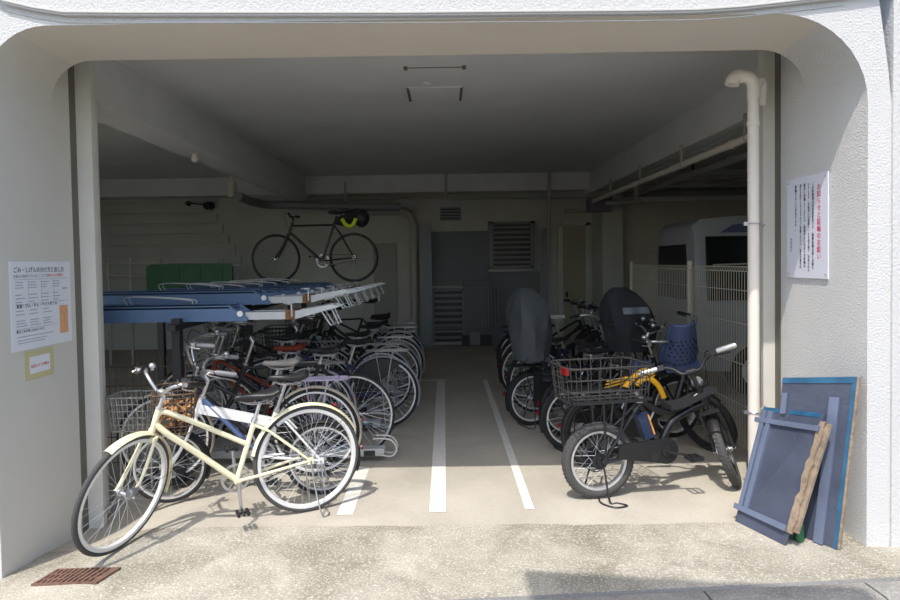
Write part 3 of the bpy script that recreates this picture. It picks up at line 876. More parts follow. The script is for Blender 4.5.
# --- city bicycle with violet carrier
bicycle('city bicycle with violet carrier, pale grey saddle and tall upright chrome handlebar', (-.98, 4.82, 0), (-1, -.1), GL,
    R=.33, WB=1.08, frame='stagger', paint=M_DARKM, rim=M_RIM, guardm=M_FEND, rack=M_PURP, saddle=M_SADG, sad_z=.86, steer=6,
    bar='u', bar_z=.86, headz=(.48, .60), grips=M_PLGRY, rackw=.15)
lb = MB(); rnd = random.Random(3)
for i in range(95):
    q = V((.945+rnd.uniform(-.10, .10), rnd.uniform(-.13, .13), .53+rnd.uniform(0, .15)))
    u = V((rnd.uniform(-1, 1), rnd.uniform(-1, 1), rnd.uniform(-.5, .5))).normalized(); w_ = u.cross(V((rnd.uniform(-1, 1), rnd.uniform(-1, 1), 1))).normalized()
    L_ = rnd.uniform(.02, .04); lb.add([q-u*L_, q+w_*L_*.45+u*.0, q+u*L_, q-w_*L_*.45+V((0, 0, .006))], [(0, 1, 2, 3)], False)
lo = lb.build('dry_leaves', M_LEAF); lo['kind'] = 'stuff'
lo.location = leafb.location; lo.rotation_euler = leafb.rotation_euler
tag(lo, 'dry brown leaves piled inside the rusty front basket', 'leaves')
# --- rest of the left rows
bicycle('black bicycle with large thin rear wheel and no mudguards right of the cream bicycle', (-.76, 5.3, 0), (-1, .03), GL,
    R=.34, tw=.026, frame='diamond', paint=M_DARKM, tire=M_RUBBER, rim=M_ALU, guards=False, saddle=M_LEATHER, sad_z=.88, bar='flat', stand=None, lamp=False, chainc=None, bell=False, lock=False)
bicycle('rust-red bicycle with red saddle under the lowest blue rack tray', (-1.12, 5.62, 0), (-1, .05), GL,
    R=.33, frame='stagger', paint=M_REDP, guardm=M_SILVP, rack=M_STEEL, saddle=M_REDP, sad_z=.86, bar='city', basket=(M_STEEL, (.27, .34, .22)), stand=None, grips=M_PLGRY)
bicycle('dark bicycle with blue-marked skirt guard and silver carrier behind the thin black wheel', (-.60, 6.2, 0), (-1, .02), GL,
    R=.34, frame='stagger', paint=M_DBLUE, guardm=M_SILVP, rack=M_STEEL, saddle=M_LEATHER, sad_z=.84, bar='city', skirt=M_DARKM, stand='center', basket=(M_DARKM, (.27, .34, .22)))
bicycle('black flat-bar bicycle between the blue-marked bicycle and the red one, set far back', (-1.25, 5.95, 0), (-1, .0), GL,
    R=.33, frame='diamond', paint=M_BLACKP, guards=True, guardm=M_DARKM, saddle=M_LEATHER, sad_z=.92, bar='flat', stand=None, lamp=False, bell=False)
cityA, _ = bicycle('black city bicycle with silver mudguard, first of the deep left row behind the blue-marked one', (-.68, 6.85, 0), (-1, .0), GL,
    R=.33, frame='stagger', paint=M_BLACKP, guardm=M_SILVP, rack=M_STEEL, saddle=M_LEATHER, sad_z=.84, bar='city', basket=(M_DARKM, (.27, .34, .22)), stand='center')
cityB, _ = bicycle('dark low-step city bicycle with bright carrier, second of the deep left row', (-.62, 7.45, 0), (-1, .02), GL,
    R=.33, frame='u', paint=M_DARKM, guardm=M_SILVP, rack=M_ALU, saddle=M_LEATHER, sad_z=.86, bar='city', basket=(M_STEEL, (.27, .34, .22)), stand='center')
copy_tree(cityA, (-.60, 8.05, 0), pi-.02, 'black city bicycle, third of the deep left row', GL)
copy_tree(cityB, (-.62, 8.6, 0), pi, 'dark low-step city bicycle, fourth of the deep left row', GL)
copy_tree(cityA, (-.66, 9.2, 0), pi+.03, 'black city bicycle at the far end of the deep left row', GL)
bicycle('tall dark bicycle whose black saddle shows below the rack tips at the back left', (-.95, 9.65, 0), (-1, .0), GL,
    R=.34, frame='diamond', paint=M_BLACKP, guards=False, saddle=M_LEATHER, sad_z=1.02, bar='flat', stand=None, lamp=False, bell=False, lock=False, chainc=None)
copy_tree(cityA, (-1.3, 7.15, 0), pi, 'black city bicycle set further back between the first two of the deep left row', GL)
copy_tree(cityB, (-1.25, 6.5, 0), pi, 'dark low-step city bicycle set further back beside the blue-marked bicycle', GL)

# --- bicycle on the upper rack deck
ZD = 1.335
bicycle('slim black road bicycle standing in profile on the top tray of the blue rack', (-1.19, 8.6, ZD), (-1, .0), None,
    R=.325, WB=1.03, tw=.026, frame='diamond', paint=M_BLACKP, rim=M_DARKM, spoke=M_DSPOKE, guards=False, saddle=M_LEATHER, sad_z=.93, bar='flat', bar_z=.86, headz=(.48, .60),
    stand=None, lamp=False, bell=False, lock=False, chainc=None, post=M_DARKM, stem=M_DARKM, bbx=.42, crank_a=1.2, ns=24)
b = MB(); c0 = V((-1.44, 8.6, ZD+.83)); rr = []
for i in range(8):
    t = i/7; rr.append([c0+V((-.04+.30*t, 0, .02+.08*t))+V((.02*cos(a_), .07*cos(a_)*(.6+.5*sin(pi*t)), .085*sin(a_)*(.5+.7*sin(pi*t*.8)))) for a_ in [2*pi*k/12 for k in range(12)]])
b.loft(rr); sbag = b.build('saddle_bag', M_BLKF); tag(sbag, 'black saddle bag hanging behind the seat of the bicycle on the rack', 'bag')
sbag.location = (.07, 0, -.05)
b = MB(); b.ball(c0+V((.33, 0, .03)), .125, 16, 10, (.85, .8, .95)); hel = b.build('helmet', M_DARKM); tag(hel, 'dark round helmet tied to the bag on the rack bicycle', 'helmet'); hel.location = (.03, 0, -.02)
b = MB(); b.tube(bez([c0+V((.05, -.10, .0)), c0+V((.09, -.11, -.07)), c0+V((.16, -.11, -.10)), c0+V((.21, -.11, -.05)), c0+V((.23, -.10, .0))], 4), .026, 8)
hv = b.build('high_visibility_strap', M_YELG); tag(hv, 'bright yellow-green strap around the bag on the rack bicycle', 'strap'); hv.location = (.07, 0, 0)

# ------------------------------------------------------------------ two-tier rack
GT = 'upper trays of the blue two-tier bicycle rack'
def tray(y, z, bx, label):
    """bx: x where the blue section ends"""
    root = empty('rack_tray', (0, y, z), label, 'rack tray', GT)
    X0, X1, XE = -2.95, -1.05, -.80
    b = MB(); w = .26
    # blue channel: U section with sloped end
    for s in (-1, 1):
        pts = [(X0, s*w/2, -.125), (bx+.0, s*w/2, -.125), (bx+.0, s*w/2, -.10), (bx-.14, s*w/2, 0), (X0, s*w/2, 0)]
        b.prism(pts, (0, .012*(-s), 0))
    b.box((X0, -w/2, -.03), (bx-.13, w/2, -.018))
    for s in (-1, 1): b.box((X0, s*w/2-(.05 if s > 0 else 0), -.008), (bx-.14, s*w/2+(0 if s > 0 else .05), 0))
    b.build('blue_channel', M_DECK, root)
    b = MB(); 
    for s in (-1, 1):
        pts = [(bx-.02, s*.105, -.118), (-1.12, s*.105, -.118), (XE+.02, s*.105, -.03), (XE-.04, s*.105, -.012), (-1.15, s*.105, -.062), (bx-.02, s*.105, -.062)]
        b.prism(pts, (0, .01*(-s), 0))
    b.add([(bx-.02, -.105, -.065), (-1.15, -.105, -.065), (XE-.04, -.105, -.014), (XE-.04, .105, -.014), (-1.15, .105, -.065), (bx-.02, .105, -.065)], [(0, 1, 4, 5), (1, 2, 3, 4)], False)
    sl = b.build('silver_channel', M_DECKW, root)
    b = MB(); b.box((-1.19, -.112, -.12), (-1.12, .112, -.05)); b.build('rust_patch', M_RUST, sl)
    b = MB(); b.cyl((bx-.05, -w/2-.008, -.07), (bx-.05, -w/2+.004, -.07), .022, 14); b.build('bolt_cap', M_WHITEP, root)
    b = MB()
    for dx in (0,):
        b.tube([(-.93, -.07, -.06), (-.86, -.07, -.17), (-.80, -.06, -.165), (-.86, -.06, -.03)], .007, 6)
        b.tube([(-.93, .07, -.06), (-.86, .07, -.17), (-.80, .06, -.165), (-.86, .06, -.03)], .007, 6)
        b.tube([(-.86, -.07, -.17), (-.86, .07, -.17)], .007, 6)
    b.build('pull_handle', M_DECKW, root)
    b = MB(); xh = -2.05
    for s in (-1, 1): b.tube(bez([(xh-.35, s*.04, 0), (xh-.34, s*.04, .06), (xh+.1, s*.04, .035), (xh+.14, s*.04, 0)], 5), .004, 6)
    b.build('wheel_guide', M_ALU, root); b = MB()
    b.tube([(-1.14, -.12, -.10), (-1.14, -.12, -.01), (-1.2, -.10, .0), (-1.14, -.06, .0)], .007, 6)
    b.build('end_hook', M_ALU, root)
    return root
tl = ['nearest and lowest blue rack tray with rusty silver end', 'second nearest blue rack tray, just above and behind the lowest one', 'third nearest tray of the blue rack, dark blue in shade',
      'fourth nearest tray of the blue rack', 'fifth nearest tray of the blue rack', 'sixth tray of the blue rack, next in front of the bicycle', 'rack tray carrying the slim black road bicycle']
ys = [4.95, 5.55, 6.15, 6.75, 7.35, 7.95, 8.6]
for i, y in enumerate(ys):
    tray(y, [1.29, 1.375, 1.355, 1.35, 1.345, 1.34, 1.335][i], -1.47+.012*i, tl[i])
# rack frame
root = empty('bicycle_rack', (0, 0, 0), 'steel frame of the two-tier bicycle rack at the left of the garage', 'rack')
for x in (-2.82, -1.95):
    for y in (4.72, 6.45, 8.2, 9.0):
        b = MB(); b.box((x-.03, y-.03, 0.012), (x+.03, y+.03, 1.2)).box((x-.07, y-.07, .0), (x+.07, y+.07, .012)); b.build('post', M_DARKM, root)
    b = MB(); b.box((x-.035, 4.6, 1.12), (x+.035, 9.1, 1.16)); b.build('cross_rail', M_DARKM, root)
b = MB(); b.box((-2.2, 4.6, .02), (-2.14, 9.3, .06)).box((-.95, 4.95, .02), (-.9, 9.3, .05)); b.build('floor_rail', M_DARKM, root)
# lower wheel channels with loop ends
GC = 'silver floor channels that hold the left-hand bicycles'
def channel(x, y, label):
    root = empty('floor_channel', (x, y, 0), label, 'bicycle stand', GC)
    b = MB()
    for s in (-1, 1): b.box((-1.5, s*.045-.004, .05), (0, s*.045+.004, .11))
    b.box((-1.5, -.045, .05), (0, .045, .056)); b.build('rail', M_DECKW, root)
    b = MB(); b.tube(bez([(-.02, -.05, .06), (.06, -.05, .05), (.10, -.05, .10), (.07, -.05, .17), (-.0, -.05, .19), (-.08, -.05, .19)], 5), .008, 6)
    b.tube(bez([(-.02, .05, .06), (.06, .05, .05), (.10, .05, .10), (.07, .05, .17), (-.0, .05, .19), (-.08, .05, .19)], 5), .008, 6)
    b.tube([(-.08, -.05, .19), (-.08, .05, .19)], .008, 6); b.build('end_loop', M_ALU, root)
    b = MB(); b.box((-.16, -.052, .052), (-.07, -.0495, .095)); b.build('maker_plate', M_DARKM, root)
    return root
cl = ['silver floor channel with bent loop end beside the thin black wheel, nearest of them', 'silver floor channel under the blue-marked bicycle', 'silver floor channel under the first bicycle of the deep left row',
      'silver floor channel under the second bicycle of the deep left row', 'silver floor channel under the third bicycle of the deep left row', 'silver floor channel under the fourth bicycle of the deep left row']
c0_ = channel(-.50, 5.16, cl[0])
for (x, y), l in zip(((-.62, 6.06), (-.75, 6.72), (-.75, 7.3), (-.7, 7.9), (-.7, 8.48)), cl[1:]): copy_tree(c0_, (x, y, 0), 0, l)
# wire mesh panel at the left behind the cream wheel
root = empty('mesh_screen', (-2.05, 5.05, 0), 'galvanised wire mesh panel standing left behind the cream front wheel', 'wire panel')
b = MB()
for i in range(15): b.tube([(-.62+i*.045, 0, .02), (-.62+i*.045, 0, .88 if i > 4 else .80)], .0035, 4)
b.build('upright_wires', M_RUSTW, root)
b = MB()
for z in (.05, .25, .45, .65, .8): b.tube([(-.63, .004, z), (.02, .004, z)], .004, 4)
b.build('cross_wires', M_RUSTW, root)
b = MB(); b.tube([(-.63, 0, 0), (-.63, 0, .80)], .009, 6).tube([(.02, 0, 0), (.02, 0, .88)], .009, 6); b.build('panel_posts', M_RUSTW, root)
# grey wire basket low at the left pillar
bb = basket_mb((-2.23, 4.62, .43), .30, .26, .24, .85, r=.003); o = bb.build('wire_basket', M_PIPED); 
b = MB()
for s in (-1, 1):
    b.tube([(-2.23+s*.11, 4.62, .43), (-2.23+s*.11, 4.62, .0)], .007, 6)
b.build('basket_leg', M_PIPED, o); tag(o, 'empty grey wire basket on thin legs beside the left pillar', 'basket')

# ------------------------------------------------------------------ right row
GR = 'bicycles parked in the right-hand row'
E2 = dict(frame='eu', paint=M_BLACKP, tw=.05, chainc=M_PLBLK, guardm=M_PLBLK, gw=.062, post=M_DARKM)
bR2, i2 = bicycle('dark bicycle with perforated blue child seat at its handlebar, just behind the fat-tyred e-bike', (1.13, 4.95, 0), (1, .33), GR, R=.27, WB=1.04, rim=M_DARKM, spoke=M_DSPOKE, saddle=M_LEATHER, sad_z=.80, bar='city', bar_z=.93,
    headz=(.40, .55), stand='center', rack=M_DARKM, ns=24, steer=-78, **E2)
sc_ = V((i2['c'].x, 0, i2['c'].z-.20)); sr_ = Matrix.Rotation(radians(-36), 3, 'Z')
child_seat(bR2, lambda p: i2['F'](sc_+sr_ @ (V(p)-sc_)), sc_, M_SEATB, M_SEATD, face=-1, sc=.92)
bR3, i3 = bicycle('dark small-wheeled electric bicycle with silver rims and spokes, third from the front on the right', (1.03, 5.38, 0), (1, .33), GR, R=.27, WB=1.04, rim=M_RIM, saddle=M_LEATHER, sad_z=.82, bar='city', bar_z=.93,
    headz=(.40, .55), stand='center', rack=M_DARKM, ns=20, **E2)
bR4, i4 = bicycle('dark electric bicycle with tall grey rain cover over its rear child seat', (.82, 6.2, 0), (1, .33), GR, R=.26, WB=1.06, rim=M_RIM, saddle=M_LEATHER, sad_z=.82, bar='city', bar_z=.93,
    headz=(.40, .55), stand='center', rack=M_DARKM, ns=20, **E2)
child_seat(bR4, i4['B'], (.0, 0, .64), M_GRYF, M_SEATD, face=1, sc=1.0)
cover(bR4, i4['B'], (.0, 0, .64), .36, .38, .68, M_GRYF, seed=4)
b = MB(); b.obox((.12, -.16, .37), (.15, 0, 0), (0, .055, 0), (0, 0, .16)); b.obox((.12, -.16, .535), (.155, 0, 0), (0, .06, 0), (0, 0, .012)); b.build('side_pannier', M_DARKM, bR4)
# bicycle with grey worn saddle
bicycle('bicycle with pale worn saddle behind the grey rain cover', (.95, 6.75, 0), (1, .3), GR, R=.33, frame='u', paint=M_DBLUE, guardm=M_DARKM, rack=M_DARKM, saddle=mat('pale_saddle_vinyl', rgb(206, 204, 198), .5), sad_z=.99, bar='flat', bar_z=1.02, stand='center')
# covered front-seat e-bike
bR6, i6 = bicycle('electric bicycle with large black hooded child seat in the middle of the right row', (1.08, 5.78, 0), (1, .33), GR, R=.26, WB=1.04, rim=M_RIM, saddle=M_LEATHER, sad_z=.82, bar='city', bar_z=.95,
    headz=(.40, .55), stand=None, rack=M_DARKM, ns=20, **E2)
cover(bR6, i6['B'], (.66, 0, .74), .44, .40, .58, M_BLKF, 'hood', [(-2.2, -1.1, .60, .70, M_GATE, 'clear_window')], seed=9, wind=1.6)
cr1, _ = bicycle('dark bicycle with silver rim deep in the right row, first behind the grey rain cover', (.92, 7.4, 0), (1, .25), GR, R=.32, frame='stagger', paint=M_BLACKP, guardm=M_DARKM, saddle=M_LEATHER, sad_z=.84, bar='flat', rack=M_DARKM)
copy_tree(cr1, (.96, 8.05, 0), .25, 'dark bicycle with silver rim deep in the right row, second behind the grey rain cover', GR)
copy_tree(cr1, (1.0, 8.7, 0), .27, 'dark bicycle at the far end of the right row', GR)
# yellow frame bag between the first bicycles
yb = bpy.data.objects.new('yellow_carrier', None); col.objects.link(yb); yb.parent = bR2; yb['label'] = 'yellow curved carrier bars'
rz_ = bR2.rotation_euler.z; yb.location = Matrix.Rotation(-rz_, 3, 'Z') @ (V((1.50, 4.86, .62))-bR2.location); yb.rotation_euler = (0, 0, -rz_)
b = MB(); b.tube(bez([(-.16, 0, -.01), (-.08, 0, .08), (0, .0, .12), (.06, 0, .08)], 6), .022, 8)
b.tube(bez([(-.08, -.03, .02), (.0, -.03, .07), (.08, -.03, .02), (.13, -.03, -.08)], 6), .02, 8); b.build('yellow_bars', M_YEL, yb)
b = MB(); b.tube([(-.3, 0, .02), (-.14, 0, .06)], .006, 6).tube([(-.3, .03, -.01), (-.14, .03, .03)], .006, 6).tube([(-.3, -.03, .05), (-.14, -.03, .08)], .006, 6); b.build('yellow_rods', M_YEL, yb)
b = MB(); b.obox((-.02, .06, .14), (.07, 0, 0), (0, .04, 0), (0, 0, .05)); b.build('dark_pouch', M_NAVF, yb)

# ------------------------------------------------------------------ fat-tyred e-bike at the front right
re_ = V((1.0, 4.27, 0)); he = V((1.93, 4.46, 0)); de = he-re_; hz = atan2(de.y, de.x)
eb = empty('electric_bicycle', re_, 'black fat-tyred electric bicycle with long low frame at the front right in the sun', 'bicycle', None, hz)
R_ = .252; WBe = .985
phe = radians(66); ae = V((-cos(phe), 0, sin(phe))); hfe = V((WBe, 0, R_)); Pe = hfe-V((sin(phe), 0, cos(phe)))*.045
ste = radians(58); Re = Matrix.Rotation(ste, 4, ae)
def I(p): return V(p)
low = min((Pe+(Re @ (hfe+V((R_*sin(t), 0, -R_*cos(t)))-Pe))).z for t in [k*.05-1.2 for k in range(48)])
def Fe(p): q = Pe+(Re @ (V(p)-Pe)); return V((q.x, q.y, q.z-low*1.0))
wheel(eb, 'rear_wheel', (0, 0, R_), R_, .062, I, M_RUBBERG, M_ALU, M_SPOKE, 28, hubr=.055, hubw=.055, dark=True, knob=True, rimd=.014, rimw=.02, disc=.08)
wheel(eb, 'front_wheel', hfe, R_, .062, Fe, M_RUBBERG, M_DARKM, M_DSPOKE, 28, hubr=.03, hubw=.055, knob=True, rimd=.014, rimw=.02, disc=.08)
axe = lambda s: Pe+ae*s
HBe, HTe = axe(.36), axe(.52)
low0 = V((0, 0, -low))
b = MB(); b.tube([HBe+low0, HTe+low0], .024, 14)
BBe = V((.43, 0, .30)); STe = V((.30, 0, .64))
b.tube(bez([STe, V((.36, 0, .60)), V((.46, 0, .545)), V((.58, 0, .555)), V((.74, 0, .655)), HTe+low0+V((-.01, 0, -.03))], 7), .020, 12)
b.tube(bez([V((.46, 0, .33)), V((.50, 0, .42)), V((.56, 0, .49)), V((.68, 0, .55)), HBe+low0+V((-.01, 0, .03))], 7), .026, 12)
b.tube([V((.64, .0, .60)), V((.68, 0, .57))], .018, 10)
b.tube([STe+V((-.015, 0, .03)), V((.40, 0, .34))], .019, 12)
for s in (-1, 1):
    b.tube([V((.40, s*.03, .31)), V((.22, s*.055, .285)), V((0, s*.078, R_))], [.015, .012, .011], 8)
    b.tube([V((.29, s*.02, .61)), V((.15, s*.06, .46)), V((0, s*.078, R_))], [.012, .011, .010], 8)
b.build('frame', M_BLACKP, eb)
b = MB(); P_ = [V((x, 0, z)) for x, z in ((.50, .565), (.60, .575), (.84, .675), (.84, .70), (.62, .61), (.50, .60))]
b.prism([p+V((0, -.06, 0)) for p in P_], (0, .12, 0)); b.build('tube_pad', mat('dark_grey_pad', rgb(40, 40, 41), .45), eb)
b = MB(); b.obox((.335, 0, .465), V((-.03, 0, .085)), (0, .036, 0), V((.036, 0, .013))); bt_ = b.build('battery', M_BATT, eb)
b = MB(); b.obox((.366, -.001, .475), V((-.024, 0, .068)), (0, .038, 0), V((.005, 0, .002))); b.build('orange_stripe', M_ORG, bt_)
b = MB(); n = 12
poly = [V((.10, -.085, .275)), V((.36, -.085, .235))]+[V((.45+.085*cos(t), -.085, .30+.085*sin(t))) for t in [-pi/2+pi*k/n for k in range(n+1)]]+[V((.12, -.085, .365))]
b.prism(poly, (0, .02, 0)); b.build('chain_guard', M_PLBLK, eb)
b = MB(); b.cyl((.45, -.095, .30), (.45, -.06, .30), .035, 20).cyl((.36, -.09, .265), (.36, -.05, .265), .03, 16); b.build('motor_cover', M_DARKM, eb)
b = MB(); b.tube([(.45, -.10, .30), (.60, -.115, .27)], .009, 6).tube([(.45, .08, .30), (.30, .10, .32)], .009, 6).cyl((.45, -.11, .30), (.45, .09, .30), .012, 10); cr = b.build('crank', M_DARKM, eb)
for c_ in ((.60, -.165, .27), (.30, .15, .32)):
    c_ = V(c_); b = MB()
    for k in (-1, 1): b.obox(c_+V((k*.04, 0, 0)), (.006, 0, 0), (0, .045, 0), (0, 0, .012)); b.obox(c_+V((0, k*.045, 0)), (.04, 0, 0), (0, .006, 0), (0, 0, .012))
    b.cyl(c_-V((0, .05, 0)), c_+V((0, .05, 0)), .01, 8); b.build('pedal', M_DARKM, cr)
# fork, bars
b = MB(); cr0 = axe(.32)
b.tube([cr0, HTe+ae*.02], .017, 12); b.obox(cr0, (.022, 0, 0), (0, .06, 0), ae*.016)
for s in (-1, 1):
    b.tube([cr0+V((0, s*.052, 0)), hfe+V((-.01, s*.06, .09))+ae*.05, ], .019, 10); b.tube([hfe+V((-.01, s*.06, .12)), hfe+V((0, s*.062, 0))], .014, 10)
b.build('fork', M_DARKM, eb, Fe)
guard(eb, 'front_mudguard', hfe, R_+.02, .075, -1.0, .4, M_PLBLK, Fe)
b = MB(); bte = axe(.635); b.tube([HTe, bte], .016, 10); b.cyl(bte-V((0, .03, 0)), bte+V((0, .03, 0)), .022, 12); b.build('stem', M_DARKM, eb, Fe)
hp = [(0, 0, 0), (0, .06, 0), (.0, .11, .05), (-.02, .17, .075), (-.05, .25, .08), (-.07, .32, .08)]
pts = [V((x, -y, z)) for x, y, z in reversed(hp[1:])]+[V(q) for q in hp]; full = [bte+p for p in bez(pts, 6)]
b = MB(); b.tube(full, .0125, 10); hb = b.build('handlebar', M_DARKM, eb, Fe)
for s in (-1, 1):
    e = full[-1] if s > 0 else full[0]; e2 = full[-7] if s > 0 else full[6]; d = (e-e2).normalized(); p0 = e-d*.12
    MB().tube([p0, p0+d*.01, e, e+d*.01], [.016, .0175, .0175, .012], 10).build('grip', M_ALU, hb, Fe)
    b = MB(); q = p0-d*.03; b.obox(q, d*.02, (.018, 0, 0), (0, 0, .018)); b.tube([q, q+V((.05, 0, -.02)), q+V((.06, 0, -.03))+d*.11], [.008, .006, .004], 6); b.build('brake_lever', M_DARKM, hb, Fe)
    for dd in (.0, .02): 
        b = MB(); b.tube(bez([q, q+V((.12+dd, -s*.06, .01)), V((bte.x+.16+dd, s*.05, bte.z-.14)), V((HBe.x+.07, s*.03, HBe.z+.02)), HBe+V((.02, s*.03, -.05))], 7), .003, 5); b.build('brake_cable', M_PLBLK, hb, Fe)
b = MB(); q = HTe+V((.05, 0, .03)); b.tube([q, q+V((.03, 0, 0)), q+V((.06, 0, 0))], [.03, .042, .04], 14); b.build('headlight', M_PLGRY, eb, Fe)
# front frame hoop behind the bar (square tube loop)
# seat post, saddle, rear rack and big basket
b = MB(); b.tube([STe, STe+V((-.02, 0, .05))], .016, 12).cyl(STe-V((-.005, 0, .02)), STe+V((0, 0, .02)), .024, 12); b.build('seat_post', M_STEEL, eb)
b = MB()
for s in (-1, 1):
    b.tube([V((-.24, s*.09, .655)), V((.28, s*.09, .655))], .008, 6); b.tube([V((.02, s*.085, R_)), V((.0, s*.09, .655))], .008, 6); b.tube([V((.12, s*.07, .41)), V((.16, s*.09, .655))], .009, 6)
for x in (-.22, -.1, .02, .14, .26): b.tube([V((x, -.09, .655)), V((x, .09, .655))], .006, 6)
b.build('rear_rack', M_DARKM, eb)
bk = basket_mb((.02, 0, .67), .58, .40, .225, .93, nx=6, nz=3, r=.0034, rim_r=.0065).build('rear_basket', mat('basket_wire_grey', rgb(66, 65, 63), .5, .3), eb)
b = MB(); b.loft([[V((.02+x*1.0, y, z)) for x, y in ((-.27, -.19), (.27, -.19), (.27, .19), (-.27, .19))] for z in (.672, .690)], caps=False); b.build('basket_band', M_PLBLK, bk)
b = MB(); b.obox((-.275, -.12, .875), (.012, 0, 0), (0, .04, 0), (0, 0, .022)); b.build('red_tail_light', M_RED, bk)
b = MB(); b.tube(bez([(0, .09, R_-.02), (-.02, .12, .12), (-.03, .15, .012), (.02, .17, .006), (.10, .16, .006), (.11, .10, .006), (.02, .02, .006), (-.03, -.10, .006), (.02, -.20, .006), (.11, -.19, .006), (.07, -.13, .006), (.02, -.13, .02), (0, -.09, R_-.02)], 5), .006, 6)
b.build('kickstand', M_DARKM, eb)
# ------------------------------------------------------------------ leaning panels
def quadmap(bl, br, tl, tr):
    bl, br, tl, tr = V(bl), V(br), V(tl), V(tr)
    nrm = (br-bl).cross(tl-bl).normalized()
    if nrm.y > 0: nrm = -nrm
    return lambda u, v, h=0: (bl*(1-u)*(1-v)+br*u*(1-v)+tl*(1-u)*v+tr*u*v)+nrm*h
def slab(b, q, u0, u1, v0, v1, h0, h1, n=1):
    for i in range(n):
        a, c = v0+(v1-v0)*i/n, v0+(v1-v0)*(i+1)/n
        b.add([q(u, v, h) for u in (u0, u1) for v in (a, c) for h in (h0, h1)], [(0, 1, 3, 2), (4, 6, 7, 5), (0, 4, 5, 1), (2, 3, 7, 6), (0, 2, 6, 4), (1, 5, 7, 3)], False)
    return b
gz = lambda p: V((p.x, p.y, g(p.x, p.y)+.004))
bl, br = onground(735, 521), onground(789, 548)
tl_, tr_ = atX(764, 407, 1.95), atX(829, 414, 2.075)
q = quadmap(bl, br, tl_, tr_)
fp = empty('framed_board', bl, 'smaller slate-coloured board with blue aluminium bars leaning in front, torn at its right edge', 'board', 'old boards leaning on the right-hand reveal')
def pb(b, name, m_, root):
    off = root.location; return b.build(name, m_, root, lambda p: p-off)
pb(slab(MB(), q, 0, .93, 0, 1, -.012, 0), 'board', M_PANEL, fp)
b = MB(); slab(b, q, .03, .10, .1, .97, 0, .022); slab(b, q, .14, .21, .1, .97, 0, .022); slab(b, q, .10, .14, .1, .97, 0, .008)
pb(b, 'upright_bar', M_PANF, fp)
b = MB(); slab(b, q, -.06, .96, .86, .90, 0, .024); pb(b, 'upper_bar', M_PANF, fp)
b = MB(); slab(b, q, -.04, .90, .10, .145, 0, .024); pb(b, 'lower_bar', M_PANF, fp)
pb(slab(MB(), q, .02, .9, .965, 1.0, .0005, .004), 'blue_top_edge', M_PANB, fp)
b = MB(); rnd = random.Random(5); n = 16
L_ = [.86-.05*rnd.random() for _ in range(n+1)]; R_2 = [.985+.03*rnd.random() for _ in range(n+1)]
for i in range(n):
    v0, v1 = .10+.84*i/n, .10+.84*(i+1)/n
    b.add([q(L_[i]+.08, v0, .001), q(R_2[i], v0, .001), q(R_2[i+1], v1, .001), q(L_[i+1]+.08, v1, .001), q(L_[i]+.08, v0, .012), q(R_2[i], v0, .012), q(R_2[i+1], v1, .012), q(L_[i+1]+.08, v1, .012)],
          [(0, 3, 2, 1), (4, 5, 6, 7), (0, 1, 5, 4), (1, 2, 6, 5), (2, 3, 7, 6), (3, 0, 4, 7)], False)
pb(b, 'broken_wood_edge', M_WOOD, fp)
b = MB(); slab(b, q, .955, 1.06, .12, .93, -.016, .0, 5); pb(b, 'wood_batten', M_WOOD, fp)
br2 = gz(V((2.10, 3.47, 0))); tr2 = atX(857, 377, 2.215); tl2 = atX(783, 378, 1.985); bl2 = gz(V((1.885, 3.80, 0)))
q2 = quadmap(bl2, br2, tl2, tr2)
rp = empty('framed_board', bl2, 'taller slate-coloured board with bright blue edges leaning behind the smaller one against the jamb', 'board', 'old boards leaning on the right-hand reveal')
pb(slab(MB(), q2, 0, 1, 0, 1, -.02, 0), 'board', M_PANEL, rp)
b = MB(); slab(b, q2, .70, .83, .0, .88, 0, .02); pb(b, 'upright_bar', M_PANF, rp)
b = MB(); slab(b, q2, .03, .11, .76, .90, 0, .015); pb(b, 'upright_bar', M_PANF, rp)
b = MB(); slab(b, q2, .0, 1, .965, 1.002, .0005, .005); slab(b, q2, .955, 1.004, .0, 1, .0005, .005); pb(b, 'blue_edge', M_PANB, rp)
b = MB(); slab(b, q2, 1.0, 1.03, .0, 1, -.022, -.002, 6); pb(b, 'wood_edge', M_WOOD, rp)
b = MB(); c_ = gz(V((1.955, 3.58, 0))); b.tube([c_+V((0, 0, .0)), c_+V((0, 0, .09)), c_+V((0, 0, .11)), c_+V((0, 0, .15))], [.026, .026, .012, .012], 12)
o = b.build('glass_bottle', M_GREEN); tag(o, 'green bottle standing in the gap between the two leaning boards', 'bottle')

# ------------------------------------------------------------------ signs
def text(body, size, m_, parent, place, name, ext=.0004, align='LEFT'):
    cu = bpy.data.curves.new(name, 'FONT'); cu.body = body; cu.size = size; cu.align_x = align; cu.extrude = ext; cu.resolution_u = 2; cu.offset = size*.012
    t = bpy.data.objects.new(name, cu); col.objects.link(t)
    dg = bpy.context.evaluated_depsgraph_get(); dg.update()
    me = bpy.data.meshes.new_from_object(t.evaluated_get(dg)); bpy.data.objects.remove(t)
    if len(me.vertices) == 0: return None
    for v in me.vertices: v.co = place(v.co)
    me.materials.clear(); me.materials.append(m_)
    o = bpy.data.objects.new(name, me); col.objects.link(o); o.parent = parent; return o
